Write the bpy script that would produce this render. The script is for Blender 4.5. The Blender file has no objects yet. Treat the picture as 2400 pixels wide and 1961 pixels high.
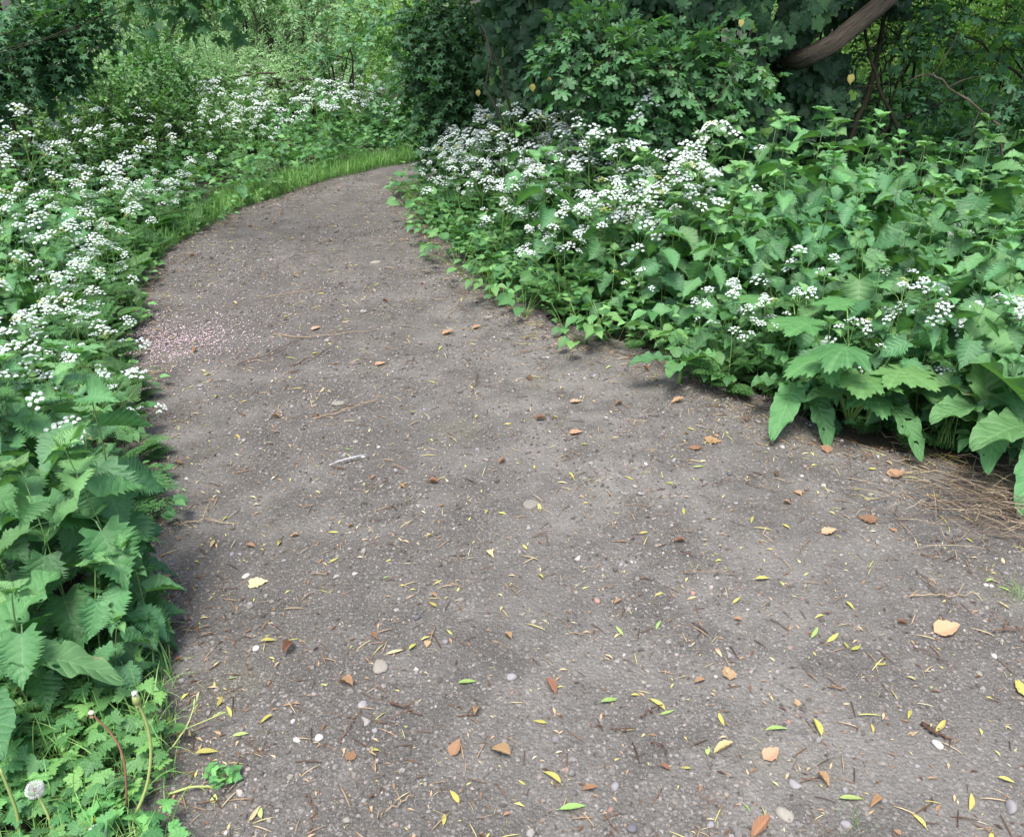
import bpy, math
import numpy as np
from math import radians, sin, cos, tan, pi, atan, degrees
R = np.random.default_rng(11)
C = bpy.context.scene.collection
SC = bpy.context.scene

# ------------------------------------------------------------------ camera, sky, sun, exposure
CAM_H, PITCH, HFOV = 1.55, 27.0, 62.0
cam = bpy.data.objects.new('camera', bpy.data.cameras.new('camera')); C.objects.link(cam)
cam.location = (0, 0, CAM_H); cam.rotation_euler = (radians(90 - PITCH), 0, 0)
cam.data.sensor_width = 36; cam.data.lens = 18 / tan(radians(HFOV / 2))
cam.data.clip_start = 0.05; cam.data.clip_end = 300
SC.camera = cam
SUN_EL, SUN_AZ = 68.0, 200.0
w = bpy.data.worlds.new('World'); SC.world = w; w.use_nodes = True
nt = w.node_tree; bg = nt.nodes['Background']
sk = nt.nodes.new('ShaderNodeTexSky'); sk.sky_type = 'NISHITA'; sk.sun_disc = False
sk.sun_elevation = radians(SUN_EL); sk.sun_rotation = radians(SUN_AZ)
sk.dust_density = 4.0; sk.ozone_density = 0.6; sk.air_density = 1.0
nt.links.new(sk.outputs[0], bg.inputs[0]); bg.inputs[1].default_value = 0.15
sl = bpy.data.lights.new('sun', 'SUN'); sl.energy = 1.9; sl.angle = radians(20); sl.color = (1, .98, .94)
so = bpy.data.objects.new('sun', sl); C.objects.link(so)
# sky sun_rotation is measured clockwise from +Y; the lamp shines down from that direction
_az = radians(SUN_AZ); _el = radians(SUN_EL)
_d = np.array([sin(_az) * cos(_el), cos(_az) * cos(_el), sin(_el)])
from mathutils import Vector, Matrix
so.rotation_euler = Vector(-_d).to_track_quat('-Z', 'Y').to_euler()
SC.view_settings.view_transform = 'Standard'; SC.view_settings.look = 'None'
SC.view_settings.gamma = 1; SC.view_settings.exposure = 1.35
cy = SC.cycles
cy.max_bounces = 6; cy.diffuse_bounces = 4; cy.glossy_bounces = 2; cy.transmission_bounces = 3; cy.transparent_max_bounces = 4
cy.caustics_reflective = False; cy.caustics_refractive = False
cy.use_denoising = True
cy.sample_clamp_indirect = 4

F = 1200 / tan(radians(HFOV / 2))
def at(px, py, Y):
    """world point on the plane y = Y seen at photo pixel (2400 x 1961)"""
    a = radians(PITCH); u = (px - 1200) / F; v = (980.5 - py) / F
    d = np.array([u, cos(a) + v * sin(a), -sin(a) + v * cos(a)])
    return np.array([0, 0, CAM_H]) + d * (Y / d[1])
def gp(px, py, z=0.0):
    a = radians(PITCH); u = (px - 1200) / F; v = (980.5 - py) / F
    d = np.array([u, cos(a) + v * sin(a), -sin(a) + v * cos(a)])
    return (np.array([0, 0, CAM_H]) + d * ((z - CAM_H) / d[2]))[:2]

# ------------------------------------------------------------------ mesh builder
class MB:
    def __init__(s): s.v = []; s.f3 = []; s.f4 = []; s.m3 = []; s.m4 = []; s.uv = []; s.t = []; s.n = 0
    def add(s, T, M=None, P=None, tint=None, mat=0, scale=None):
        """T: template dict(v, uv, f3, f4[, mm3, mm4]); M (K,3,3) rotations; P (K,3) offsets; scale (K,)"""
        v = T['v']; nv = len(v)
        if M is None:
            M = np.eye(3)[None]
            if P is None: P = np.zeros((1, 3))
            M = np.repeat(M, len(P), 0)
        M = np.asarray(M, float); P = np.asarray(P, float).reshape(-1, 3); K = len(P)
        if M.ndim == 2: M = np.repeat(M[None], K, 0)
        if scale is not None: M = M * np.asarray(scale, float).reshape(-1, 1, 1)
        V = np.einsum('kij,nj->kni', M, v) + P[:, None, :]
        s.v.append(V.reshape(-1, 3)); s.uv.append(np.tile(T['uv'], (K, 1)))
        if tint is None: tint = R.random(K)
        tt = T.get('t')
        tint = np.broadcast_to(np.asarray(tint, float).reshape(-1), (K,))
        if tt is None: s.t.append(np.repeat(tint, nv))
        else: s.t.append((tint[:, None] * .5 + tt[None] * .5).reshape(-1))
        off = (np.arange(K) * nv + s.n)[:, None, None]
        for key, dst, md, mk in (('f3', s.f3, s.m3, 'mm3'), ('f4', s.f4, s.m4, 'mm4')):
            f = T.get(key)
            if f is not None and len(f):
                g = (f[None] + off).reshape(-1, f.shape[1]); dst.append(g)
                mm = T.get(mk)
                md.append(np.tile(mm, K) if mm is not None else np.full(len(g), mat, np.int32))
        s.n += nv * K
    def template(s):
        v = np.concatenate(s.v); c = lambda l, k: np.concatenate(l) if l else np.zeros((0, k), int)
        return dict(v=v, uv=np.concatenate(s.uv), t=np.concatenate(s.t), f3=c(s.f3, 3), f4=c(s.f4, 4),
                    mm3=np.concatenate(s.m3) if s.m3 else np.zeros(0, np.int32), mm4=np.concatenate(s.m4) if s.m4 else np.zeros(0, np.int32))
    def mesh(s, name, mats, smooth=True):
        me = bpy.data.meshes.new(name)
        v = np.concatenate(s.v); me.vertices.add(len(v)); me.vertices.foreach_set('co', v.astype(np.float32).ravel())
        f3 = np.concatenate(s.f3) if s.f3 else np.zeros((0, 3), int); f4 = np.concatenate(s.f4) if s.f4 else np.zeros((0, 4), int)
        loops = np.concatenate([f3.ravel(), f4.ravel()]).astype(np.int32)
        tot = np.concatenate([np.full(len(f3), 3), np.full(len(f4), 4)]).astype(np.int32)
        st = np.concatenate([[0], np.cumsum(tot)[:-1]]).astype(np.int32)
        me.loops.add(len(loops)); me.loops.foreach_set('vertex_index', loops)
        me.polygons.add(len(tot)); me.polygons.foreach_set('loop_start', st); me.polygons.foreach_set('loop_total', tot)
        mi = np.concatenate([*(s.m3 or [np.zeros(0, np.int32)]), *(s.m4 or [np.zeros(0, np.int32)])]).astype(np.int32)
        me.polygons.foreach_set('material_index', mi)
        me.polygons.foreach_set('use_smooth', np.full(len(tot), smooth))
        a = me.attributes.new('luv', 'FLOAT_VECTOR', 'POINT'); a.data.foreach_set('vector', np.concatenate(s.uv).astype(np.float32).ravel())
        a = me.attributes.new('tint', 'FLOAT', 'POINT'); a.data.foreach_set('value', np.concatenate(s.t).astype(np.float32))
        me.update(calc_edges=True)
        for m in (mats if isinstance(mats, (list, tuple)) else [mats]): me.materials.append(m)
        return me

def nrm(a): a = np.asarray(a, float); return a / (np.linalg.norm(a, axis=-1, keepdims=True) + 1e-9)
def frames(d, n):
    """rotations whose y column is d and z column is close to n"""
    d = nrm(d); n = np.broadcast_to(np.asarray(n, float), d.shape)
    x = nrm(np.cross(d, n)); z = np.cross(x, d)
    return np.stack([x, d, z], -1)
def dirs(az, el): az = np.asarray(az, float); el = np.asarray(el, float); return np.stack([np.cos(az) * np.cos(el), np.sin(az) * np.cos(el), np.sin(el) + 0 * az], -1)
def tube(pts, rad, sides=5, tint=.5):
    pts = np.asarray(pts, float); n = len(pts); rad = np.broadcast_to(rad, (n,))
    tg = nrm(np.gradient(pts, axis=0)); ref = np.array([.31, .87, .2]) if abs(tg[0] @ nrm([.31, .87, .2])) < .9 else np.array([1., 0, 0])
    x = nrm(np.cross(tg, ref)); y = np.cross(tg, x)
    a = np.arange(sides) * 2 * pi / sides
    v = pts[:, None] + rad[:, None, None] * (np.cos(a)[None, :, None] * x[:, None] + np.sin(a)[None, :, None] * y[:, None])
    ln = np.concatenate([[0], np.cumsum(np.linalg.norm(np.diff(pts, axis=0), axis=1))])
    uv = np.zeros((n, sides, 3)); uv[..., 0] = a / pi - 1; uv[..., 1] = ln[:, None]
    f = []
    for i in range(n - 1):
        for j in range(sides):
            k = (j + 1) % sides; f.append((i * sides + j, i * sides + k, (i + 1) * sides + k, (i + 1) * sides + j))
    v = v.reshape(-1, 3); uv = uv.reshape(-1, 3)
    f3 = []
    for i, flip in ((0, 1), (n - 1, 0)):
        c = len(v); v = np.vstack([v, pts[i]]); uv = np.vstack([uv, [0, ln[i], 0]])
        for j in range(sides):
            k = (j + 1) % sides; f3.append((i * sides + (k if flip else j), i * sides + (j if flip else k), c))
    return dict(v=v, uv=uv, f4=np.array(f), f3=np.array(f3))
def curve(p0, p1, sag=0, n=6, wob=0.0, up=(0, 0, 1)):
    t = np.linspace(0, 1, n)[:, None]; p = np.asarray(p0) * (1 - t) + np.asarray(p1) * t + np.asarray(up) * (sag * 4 * t * (1 - t))
    if wob: p[1:-1] += R.normal(0, wob, (n - 2, 3))
    return p

# ------------------------------------------------------------------ leaf templates
def leaf(L=1, W=.6, shape='ovate', rows=10, cols=4, teeth=.0, fold=.15, droop=.15, wave=0, pet=0, twist=0, slant=.15):
    us = np.linspace(-1, 1, cols + 1); ts = np.linspace(0, 1, rows + 1)
    if shape == 'ovate': hw = np.sin(pi * np.clip(ts, 0, 1) ** .62) ** .85 * (1 - .18 * ts)
    elif shape == 'heart': hw = np.where(ts < .22, .55 + .45 * np.sin(pi / 2 * ts / .22), np.cos(pi / 2 * (ts - .22) / .78) ** 1.2)
    elif shape == 'lance': hw = np.sin(pi * ts ** .85) ** .9
    elif shape == 'dock': hw = np.where(ts < .12, .62 + .38 * ts / .12, np.cos(pi / 2 * ((np.maximum(ts, .12) - .12) / .88) ** 2.6) ** .7) * (1 + .05 * np.sin(ts * 31) + .04 * np.sin(ts * 57 + 1))
    else: hw = np.sin(pi * ts)
    hw = hw / hw.max() * W / 2; hw[-1] = W * .004
    v = []; uv = []
    for i, t in enumerate(ts):
        for u in us:
            k = 1.0; dy = 0
            if abs(u) > .99 and teeth and 0 < i < rows:
                k = 1 + teeth * (.5 if i % 2 else -.5); dy = teeth * .25 * L / rows * (1 if i % 2 else -.3)
            x = u * hw[i] * k
            y = L * (t + slant * abs(u) * (1 - t) * (1 if t > .05 else .0) * (hw[i] / (W / 2))) + dy
            if shape == 'heart' and t < .2: y -= abs(u) * L * .10 * (1 - t / .2)
            z = fold * abs(u) * hw[i] * 2 - droop * L * t * t + wave * W * sin(t * 23 + 1.7 * (u > 0)) * abs(u) ** 2
            v.append((x + twist * t * t * L, y, z)); uv.append((u, t, 0))
    f = [(i * (cols + 1) + j, i * (cols + 1) + j + 1, (i + 1) * (cols + 1) + j + 1, (i + 1) * (cols + 1) + j) for i in range(rows) for j in range(cols)]
    v = np.array(v, float); uv = np.array(uv, float)
    if pet:
        v[:, 1] += pet
        n = len(v); q = [(-.012 * L, 0, 0), (.012 * L, 0, 0), (.008 * L, pet * 1.02, 0.001), (-.008 * L, pet * 1.02, 0.001)]
        v = np.vstack([v, q]); uv = np.vstack([uv, [[0, 0, 1]] * 4]); f.append((n, n + 1, n + 2, n + 3))
    return dict(v=v, uv=uv, f4=np.array(f))
def palmate(lobes, spokes=24, teeth=.0, nteeth=5, cup=.1, pet=0, amax=165, fold=.12, droop=.12, base=.18):
    """lobes: (angle deg from +y, length, half width deg)"""
    th = np.radians(np.linspace(-amax, amax, spokes + 1)); r = np.full(len(th), base); near = np.zeros(len(th))
    for k, t in enumerate(th):
        best = 9
        for a, l, wd in lobes:
            q = abs(degrees(t) - a) / wd
            if q < 1: r[k] = max(r[k], l * (.28 + .72 * (1 - q ** 1.5)))
            if q < best: best = q; near[k] = (degrees(t) - a) / wd
    if teeth: r = r * (1 + teeth * np.where(np.arange(len(th)) % 2, .5, -.5))
    v = [(0, 0, 0)]; uv = [(0, 0, 0)]
    for ring, s_ in ((0, .5), (1, 1.)):
        for k, t in enumerate(th):
            rr = r[k] * s_ if ring else max(r[k] * .5, r[k] * .5)
            x = sin(t) * rr; y = cos(t) * rr
            z = cup * rr * rr + fold * abs(near[k]) * .3 * rr * rr - droop * rr * rr * (1 if y > 0 else .6)
            v.append((x, y, z)); uv.append((np.clip(near[k], -1, 1), rr, 0))
    n = len(th); f3 = [(0, 2 + k, 1 + k) for k in range(n - 1)]; f4 = [(1 + k, 2 + k, 2 + n + k, 1 + n + k) for k in range(n - 1)]
    v = np.array(v, float); uv = np.array(uv, float)
    if pet:
        m = len(v); q = [(-.015, -pet, 0), (.015, -pet, 0), (.012, 0.02, -.002), (-.012, .02, -.002)]
        v = np.vstack([v, q]); uv = np.vstack([uv, [[0, 0, 1]] * 4]); f4.append((m, m + 1, m + 2, m + 3))
        v[:, 1] += pet
    return dict(v=v, uv=uv, f3=np.array(f3), f4=np.array(f4))
NET = [leaf(1, .80, 'heart', 30, 4, .34, f_ * .9, d_, .03, .2, tw) for f_, d_, tw in ((.2, .22, 0), (.3, .1, .05), (.12, .38, -.06), (.4, .28, .03))]
NET_LO = [leaf(1, .66, 'heart', 10, 2, .34, f_, d_, .02, .22, tw) for f_, d_, tw in ((.2, .22, 0), (.35, .12, .05), (.12, .38, -.06))]
OV = [leaf(1, .6, 'ovate', 6, 2, .12, .25, .2, 0, .12), leaf(1, .66, 'ovate', 6, 2, .12, .1, .35, 0, .12)]
OVS = [leaf(1, .62, 'ovate', 4, 2, 0, .3, .2)]
HEART = [leaf(1, .85, 'heart', 8, 4, .08, .2, .15, .03, .5), leaf(1, .8, 'heart', 8, 4, .08, .05, .35, .03, .5)]
LAN = [leaf(1, .2, 'lance', 4, 2, 0, .3, .25), leaf(1, .24, 'lance', 4, 2, 0, .3, -.1)]
DOCK = [leaf(1, .46, 'dock', 36, 8, .05, .14, .45, .10, .22, .05, .06), leaf(1, .5, 'dock', 36, 8, .05, .22, .2, .12, .2, -.08, .06), leaf(1, .44, 'dock', 36, 8, .05, .12, .75, .14, .25, .1, .06)]
_m5 = [(0, 1, 34), (52, .88, 32), (-52, .88, 32), (112, .55, 30), (-112, .55, 30)]
MAP = [palmate(_m5, 24, .12, fold=.3, droop=.25, pet=.5), palmate(_m5, 24, .12, fold=.1, droop=.5, pet=.5)]
MAP_LO = [palmate(_m5, 12, .0, fold=.3, droop=.3), palmate(_m5, 12, .0, fold=.1, droop=.5)]
_iv = [(0, 1, 52), (62, .82, 44), (-62, .82, 44), (122, .7, 42), (-122, .7, 42)]
IVY = [palmate(_iv, 20, 0, fold=.3, droop=.2, base=.5, pet=.3), palmate(_iv, 20, 0, fold=.1, droop=.45, base=.5, pet=.3)]
_bl = lambda o: [(o, 1, 14), (o - 17, .86, 12), (o + 17, .86, 12)]
_bt = [(0, 1, 34), (-27, .86, 22), (27, .86, 22), (84, .95, 34), (57, .8, 18), (111, .8, 20), (-84, .95, 34), (-57, .8, 18), (-111, .8, 20)]
BUT = [palmate(_bt, 72, .10, fold=.25, droop=.2, amax=135, base=.3, pet=.2), palmate(_bt, 72, .12, fold=.1, droop=.35, amax=135, base=.3, pet=.2)]
_hg = [(0, 1, 46), (-30, .82, 26), (32, .8, 26), (68, .88, 38), (-68, .9, 38), (118, .7, 36), (-116, .7, 36)]
HOG = [palmate(_hg, 84, .10, fold=.3, droop=.3, pet=.5, base=.45), palmate(_hg, 84, .10, fold=.15, droop=.55, pet=.5, base=.45)]
def frond(seed, lo=False):
    r = np.random.default_rng(seed); m = MB()
    lf = leaf(1, .5, 'ovate', 2 if lo else 4, 2, 0 if lo else .5, .2, .1, slant=.0)
    lf['v'] = lf['v'] * np.array([1, 1, .6])
    P = []; D = []; S = []
    bend = lambda y: -0.35 * y * y
    for j, t in enumerate(np.linspace(.28, .96, 5 if lo else 8)):
        l = .46 * (1.04 - t) ** .75
        for sd in (-1, 1):
            ang = radians(62 - 22 * t) * sd; dx, dy = sin(ang), cos(ang)
            for q in np.linspace(.18, 1, 4 if lo else 6):
                x = dx * l * q; y = t + dy * l * q
                for s2 in ((0,) if q == 1 else (-1, 1)):
                    a2 = ang + s2 * radians(50)
                    P.append((x, y, bend(y) - .25 * abs(x) ** 1.5)); D.append((sin(a2), cos(a2), -.35 + r.normal(0, .12))); S.append(l * (.42 if s2 else .35) * (1.25 - q * .65) * r.uniform(.8, 1.2))
    m.add(lf, frames(np.array(D), (0, 0, 1)), np.array(P), scale=np.array(S), tint=r.random(len(S)))
    pts = [(0, y, bend(y)) for y in np.linspace(0, 1, 6)]
    m.add(tube(pts, np.linspace(.012, .004, 6), 3), P=[[0, 0, 0]], tint=[.5])
    return m.template()
FRO = [frond(1), frond(2)]; FRO_LO = [frond(3, True)]
def blade(bend=.5, wd=.02):
    n = 6; v = []; uv = []
    for i in range(n + 1):
        t = i / n; hw = wd * (1 - t ** 2.2) + .0005
        y = sin(t * bend * 1.6) / (bend * 1.6); z = (1 - cos(t * bend * 1.6)) / (bend * 1.6)
        v += [(-hw, z, y), (hw, z, y)]; uv += [(-1, t, 0), (1, t, 0)]
    # blade grows along +z and leans along +y
    return dict(v=np.array(v), uv=np.array(uv), f4=np.array([(2 * i, 2 * i + 1, 2 * i + 3, 2 * i + 2) for i in range(n)]))
BLADE = [blade(.3, .012), blade(.9, .013), blade(1.4, .010)]
def rotz(a):
    a = np.asarray(a, float); c, s_ = np.cos(a), np.sin(a); z = 0 * a; o = z + 1
    return np.stack([np.stack([c, -s_, z], -1), np.stack([s_, c, z], -1), np.stack([z, z, o], -1)], -2)
def ico(seed=0, flat=.6, rough=.18):
    r = np.random.default_rng(seed); g = (1 + 5 ** .5) / 2
    v = nrm([(-1, g, 0), (1, g, 0), (-1, -g, 0), (1, -g, 0), (0, -1, g), (0, 1, g), (0, -1, -g), (0, 1, -g), (g, 0, -1), (g, 0, 1), (-g, 0, -1), (-g, 0, 1)])
    f = [(0, 11, 5), (0, 5, 1), (0, 1, 7), (0, 7, 10), (0, 10, 11), (1, 5, 9), (5, 11, 4), (11, 10, 2), (10, 7, 6), (7, 1, 8), (3, 9, 4), (3, 4, 2), (3, 2, 6), (3, 6, 8), (3, 8, 9), (4, 9, 5), (2, 4, 11), (6, 2, 10), (8, 6, 7), (9, 8, 1)]
    v = v * (1 + r.normal(0, rough, (12, 1))) * np.array([1, r.uniform(.65, 1), flat])
    return dict(v=v, uv=v.copy(), f3=np.array(f))
def ico2(seed=0, flat=.6, rough=.12):
    t = ico(seed, 1, 0); v = list(map(tuple, t['v'])); cache = {}; f = []
    def mid(a, b):
        k = (min(a, b), max(a, b))
        if k not in cache: cache[k] = len(v); v.append(tuple(nrm(np.array(v[a]) + np.array(v[b]))))
        return cache[k]
    for a, b, c in t['f3']:
        x, y, z = mid(a, b), mid(b, c), mid(c, a); f += [(a, x, z), (b, y, x), (c, z, y), (x, y, z)]
    r = np.random.default_rng(seed); v = nrm(np.array(v))
    for _ in range(5):     # chip flat facets off the sphere
        n = nrm(r.normal(0, 1, 3)); d = v @ n; k = r.uniform(.55, .85); v = v - np.where(d > k, d - k, 0)[:, None] * n
    v = v * (1 + r.normal(0, rough * .25, (len(v), 1))) * np.array([1, r.uniform(.65, 1), flat])
    return dict(v=v, uv=v.copy(), f3=np.array(f))
STN = [ico(i, .5 + .1 * (i % 3)) for i in range(6)]

# ------------------------------------------------------------------ materials
def mat_base(name):
    m = bpy.data.materials.new(name); m.use_nodes = True; t = m.node_tree
    return m, t, t.nodes['Principled BSDF'], t.nodes['Material Output']
class G:
    """small node-graph helper"""
    def __init__(s, t): s.t = t
    def n(s, ty, **k):
        x = s.t.nodes.new(ty)
        for a, b in k.items(): setattr(x, a, b)
        return x
    def l(s, a, b): s.t.links.new(a, b)
    def m(s, op, a, b=None, c=None):
        x = s.n('ShaderNodeMath', operation=op)
        for i, q in enumerate((a, b, c)):
            if q is None: continue
            if isinstance(q, (int, float)): x.inputs[i].default_value = q
            else: s.l(q, x.inputs[i])
        return x.outputs[0]
    def attr(s, name, out='Fac'): return s.n('ShaderNodeAttribute', attribute_name=name).outputs[out]
    def ramp(s, fac, stops, interp='LINEAR'):
        x = s.n('ShaderNodeValToRGB'); x.color_ramp.interpolation = interp; e = x.color_ramp.elements
        while len(e) < len(stops): e.new(.5)
        for el, (p, c) in zip(e, stops): el.position = p; el.color = (*c, 1) if len(c) == 3 else c
        s.l(fac, x.inputs[0]); return x.outputs[0]
    def mix(s, fac, a, b, bt='MIX'):
        x = s.n('ShaderNodeMix', data_type='RGBA', blend_type=bt)
        for i, q in ((0, fac), (6, a), (7, b)):
            if isinstance(q, (int, float)): x.inputs[i].default_value = q
            elif isinstance(q, tuple): x.inputs[i].default_value = (*q, 1)
            else: s.l(q, x.inputs[i])
        return x.outputs[2]
    def noise(s, scale, detail=3, rough=.5, vec=None):
        x = s.n('ShaderNodeTexNoise'); x.inputs['Scale'].default_value = scale; x.inputs['Detail'].default_value = detail; x.inputs['Roughness'].default_value = rough
        if vec is not None: s.l(vec, x.inputs['Vector'])
        return x.outputs[0]
    def pos(s): return s.n('ShaderNodeNewGeometry').outputs['Position']
    def mr(s, v, a, b, c, d):
        x = s.n('ShaderNodeMapRange'); s.l(v, x.inputs[0])
        for i, q in enumerate((a, b, c, d)): x.inputs[i + 1].default_value = q
        return x.outputs[0]
def leaf_mat(name, stops, vein=None, nv=7, veinamt=.5, rough=.45, spec=.35, trans=.3, bump=.4, blotch=None, palm=False, objvar=.25, tc=None, sat=.94, holes=0, fine=.25):
    m, t, p, o = mat_base(name); g = G(t)
    col = g.ramp(g.attr('tint'), stops)
    rnd = g.n('ShaderNodeObjectInfo').outputs['Random']
    hs = g.n('ShaderNodeHueSaturation'); g.l(col, hs.inputs['Color']); hs.inputs['Saturation'].default_value = sat; g.l(g.mr(rnd, 0, 1, 1 - objvar, 1 + objvar), hs.inputs['Value'])
    g.l(g.mr(g.m('FRACT', g.m('MULTIPLY', rnd, 7.13)), 0, 1, .485, .512), hs.inputs['Hue'])
    col = hs.outputs[0]
    sep = g.n('ShaderNodeSeparateXYZ'); g.l(g.attr('luv', 'Vector'), sep.inputs[0])
    au = g.m('ABSOLUTE', sep.outputs[0])
    h = None
    if vein:
        if palm: line = g.mr(au, 0.0, .16, 1, 0); quilt = g.m('SINE', g.m('MULTIPLY', sep.outputs[1], 30))
        else:
            s_ = g.m('SUBTRACT', g.m('MULTIPLY', sep.outputs[1], nv), g.m('MULTIPLY', au, 1.5))
            fr = g.m('PINGPONG', s_, .5)
            side = g.mr(fr, 0.0, .10, 1, 0); midl = g.mr(au, 0.0, .055, 1, 0)
            line = g.m('MAXIMUM', g.m('MULTIPLY', side, .7), midl); quilt = g.m('SINE', g.m('MULTIPLY', fr, pi))
        col = g.mix(g.m('MULTIPLY', line, veinamt), col, vein)
        h = g.m('ADD', g.m('MULTIPLY', quilt, .6), g.m('MULTIPLY', g.noise(90, 2, .5), .5))
    if blotch:
        nz = g.noise(14, 3, .6, g.n('ShaderNodeTexCoord').outputs['Object'])
        col = g.mix(g.mr(nz, blotch[1], blotch[1] + .04, 0, 1), col, blotch[0])
    nz2 = g.noise(60, 2, .6)
    col = g.mix(g.mr(nz2, .3, .7, 0, fine), col, (.02, .05, .02))
    g.l(col, p.inputs['Base Color']); p.inputs['Roughness'].default_value = rough; p.inputs['Specular IOR Level'].default_value = spec
    if h is not None and bump:
        b = g.n('ShaderNodeBump'); b.inputs['Strength'].default_value = bump; b.inputs['Distance'].default_value = .004; g.l(h, b.inputs['Height']); g.l(b.outputs[0], p.inputs['Normal'])
    fin = p.outputs[0]
    if trans:
        tr = g.n('ShaderNodeBsdfTranslucent'); mx = g.n('ShaderNodeMixShader'); mx.inputs[0].default_value = trans
        tcol = g.mix(.65, col, tc or (.16, .42, .03), 'MIX'); g.l(tcol, tr.inputs[0])
        g.l(p.outputs[0], mx.inputs[1]); g.l(tr.outputs[0], mx.inputs[2]); fin = mx.outputs[0]
    if holes:      # insect holes eaten through the blade
        v = g.n('ShaderNodeTexNoise'); v.inputs['Scale'].default_value = 34; v.inputs['Detail'].default_value = 1.5; g.l(g.n('ShaderNodeTexCoord').outputs['Object'], v.inputs['Vector'])
        tp = g.n('ShaderNodeBsdfTransparent'); mh = g.n('ShaderNodeMixShader'); g.l(g.m('GREATER_THAN', v.outputs[0], holes), mh.inputs[0]); g.l(fin, mh.inputs[1]); g.l(tp.outputs[0], mh.inputs[2]); fin = mh.outputs[0]
    g.l(fin, o.inputs[0])
    return m
def plain_mat(name, stops, rough=.7, spec=.3, noise=None, bump=0, trans=0):
    m, t, p, o = mat_base(name); g = G(t)
    col = g.ramp(g.attr('tint'), stops)
    if noise:
        n = g.noise(noise[0], 4, .6, g.n('ShaderNodeTexCoord').outputs['Object']); col = g.mix(g.mr(n, .35, .65, 0, noise[2]), col, noise[1])
        if bump: b = g.n('ShaderNodeBump'); b.inputs['Strength'].default_value = bump; b.inputs['Distance'].default_value = .01; g.l(n, b.inputs['Height']); g.l(b.outputs[0], p.inputs['Normal'])
    g.l(col, p.inputs['Base Color']); p.inputs['Roughness'].default_value = rough; p.inputs['Specular IOR Level'].default_value = spec
    if trans:
        tr = g.n('ShaderNodeBsdfTranslucent'); mx = g.n('ShaderNodeMixShader'); mx.inputs[0].default_value = trans; g.l(col, tr.inputs[0])
        g.l(p.outputs[0], mx.inputs[1]); g.l(tr.outputs[0], mx.inputs[2]); g.l(mx.outputs[0], o.inputs[0])
    return m
M = {}
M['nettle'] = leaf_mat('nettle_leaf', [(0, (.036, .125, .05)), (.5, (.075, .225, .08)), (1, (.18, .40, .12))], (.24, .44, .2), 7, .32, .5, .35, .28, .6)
M['parsley'] = leaf_mat('parsley_leaf', [(0, (.05, .14, .04)), (1, (.12, .29, .08))], None, trans=.3)
M['maple'] = leaf_mat('maple_leaf', [(0, (.045, .14, .06)), (.6, (.08, .23, .09)), (1, (.15, .34, .12))], (.14, .32, .14), 6, .3, .45, .4, .25, .2, palm=True, objvar=.1)
M['mapledark'] = leaf_mat('maple_leaf_dark', [(0, (.022, .07, .032)), (.6, (.042, .13, .05)), (1, (.075, .2, .06))], (.1, .22, .1), 6, .3, .5, .25, .22, .2, palm=True, objvar=.1)
M['ivy'] = leaf_mat('ivy_leaf', [(0, (.010, .032, .016)), (.6, (.020, .066, .026)), (.9, (.045, .13, .035)), (1, (.12, .28, .04))], (.08, .18, .07), 6, .35, .48, .2, .08, .2, palm=True, objvar=.1)
M['willow'] = leaf_mat('willow_leaf', [(0, (.18, .33, .14)), (.5, (.29, .48, .21)), (1, (.42, .6, .34))], None, trans=.5, objvar=.1, tc=(.36, .62, .22), fine=.05)
M['shrub'] = leaf_mat('shrub_leaf', [(0, (.04, .115, .035)), (.6, (.085, .22, .06)), (1, (.18, .38, .09))], None, trans=.3, objvar=.2)
M['bright'] = leaf_mat('bright_leaf', [(0, (.13, .29, .05)), (.6, (.22, .45, .08)), (1, (.36, .6, .14))], None, trans=.4, objvar=.15, tc=(.3, .6, .05))
M['cover'] = leaf_mat('cover_leaf', [(0, (.04, .13, .04)), (.6, (.09, .25, .075)), (1, (.18, .40, .11))], (.22, .42, .16), 5, .3, .45, .35, .28, .4, objvar=.2)
M['butter'] = leaf_mat('buttercup_leaf', [(0, (.045, .15, .045)), (.5, (.085, .25, .065)), (1, (.16, .39, .09))], (.25, .45, .2), 6, .25, .5, .3, .3, .2, palm=True, objvar=.25)
M['hog'] = leaf_mat('hogweed_leaf', [(0, (.06, .18, .055)), (1, (.11, .28, .08))], (.22, .4, .16), 6, .35, .5, .3, .3, .4, palm=True, objvar=.1)
M['dock'] = leaf_mat('dock_leaf', [(0, (.055, .17, .06)), (1, (.10, .27, .08))], (.24, .42, .16), 11, .5, .5, .35, .25, 1.0, ((.22, .2, .10), .72), objvar=.15, holes=.70)
M['dockbrown'] = leaf_mat('dock_leaf_scorched', [(0, (.06, .18, .065)), (1, (.11, .28, .09))], (.26, .44, .18), 11, .5, .5, .3, .2, 1.0, ((.30, .24, .15), .63), objvar=.12, holes=.68)
M['grass'] = leaf_mat('grass_blade', [(0, (.10, .25, .05)), (.6, (.17, .38, .08)), (1, (.32, .5, .16))], None, trans=.3, objvar=.15)
M['stem'] = plain_mat('green_stem', [(0, (.10, .22, .05)), (1, (.2, .34, .1))], .55)
M['netstem'] = plain_mat('nettle_stem', [(0, (.10, .10, .05)), (1, (.14, .26, .07))], .6)
M['petal'] = plain_mat('white_petal', [(0, (.60, .70, .66)), (1, (.84, .88, .87))], .6, .2, trans=.3)
M['seed'] = plain_mat('green_seed', [(0, (.30, .38, .10)), (1, (.42, .48, .16))], .6)
M['bark'] = plain_mat('bark', [(0, (.045, .038, .03)), (1, (.11, .09, .07))], .9, .15, (9, (.03, .025, .02), .9), .8)
M['darkbark'] = plain_mat('dark_bark', [(0, (.022, .018, .014)), (1, (.05, .04, .03))], .9, .1, (12, (.02, .03, .012), .7), .6)

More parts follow.
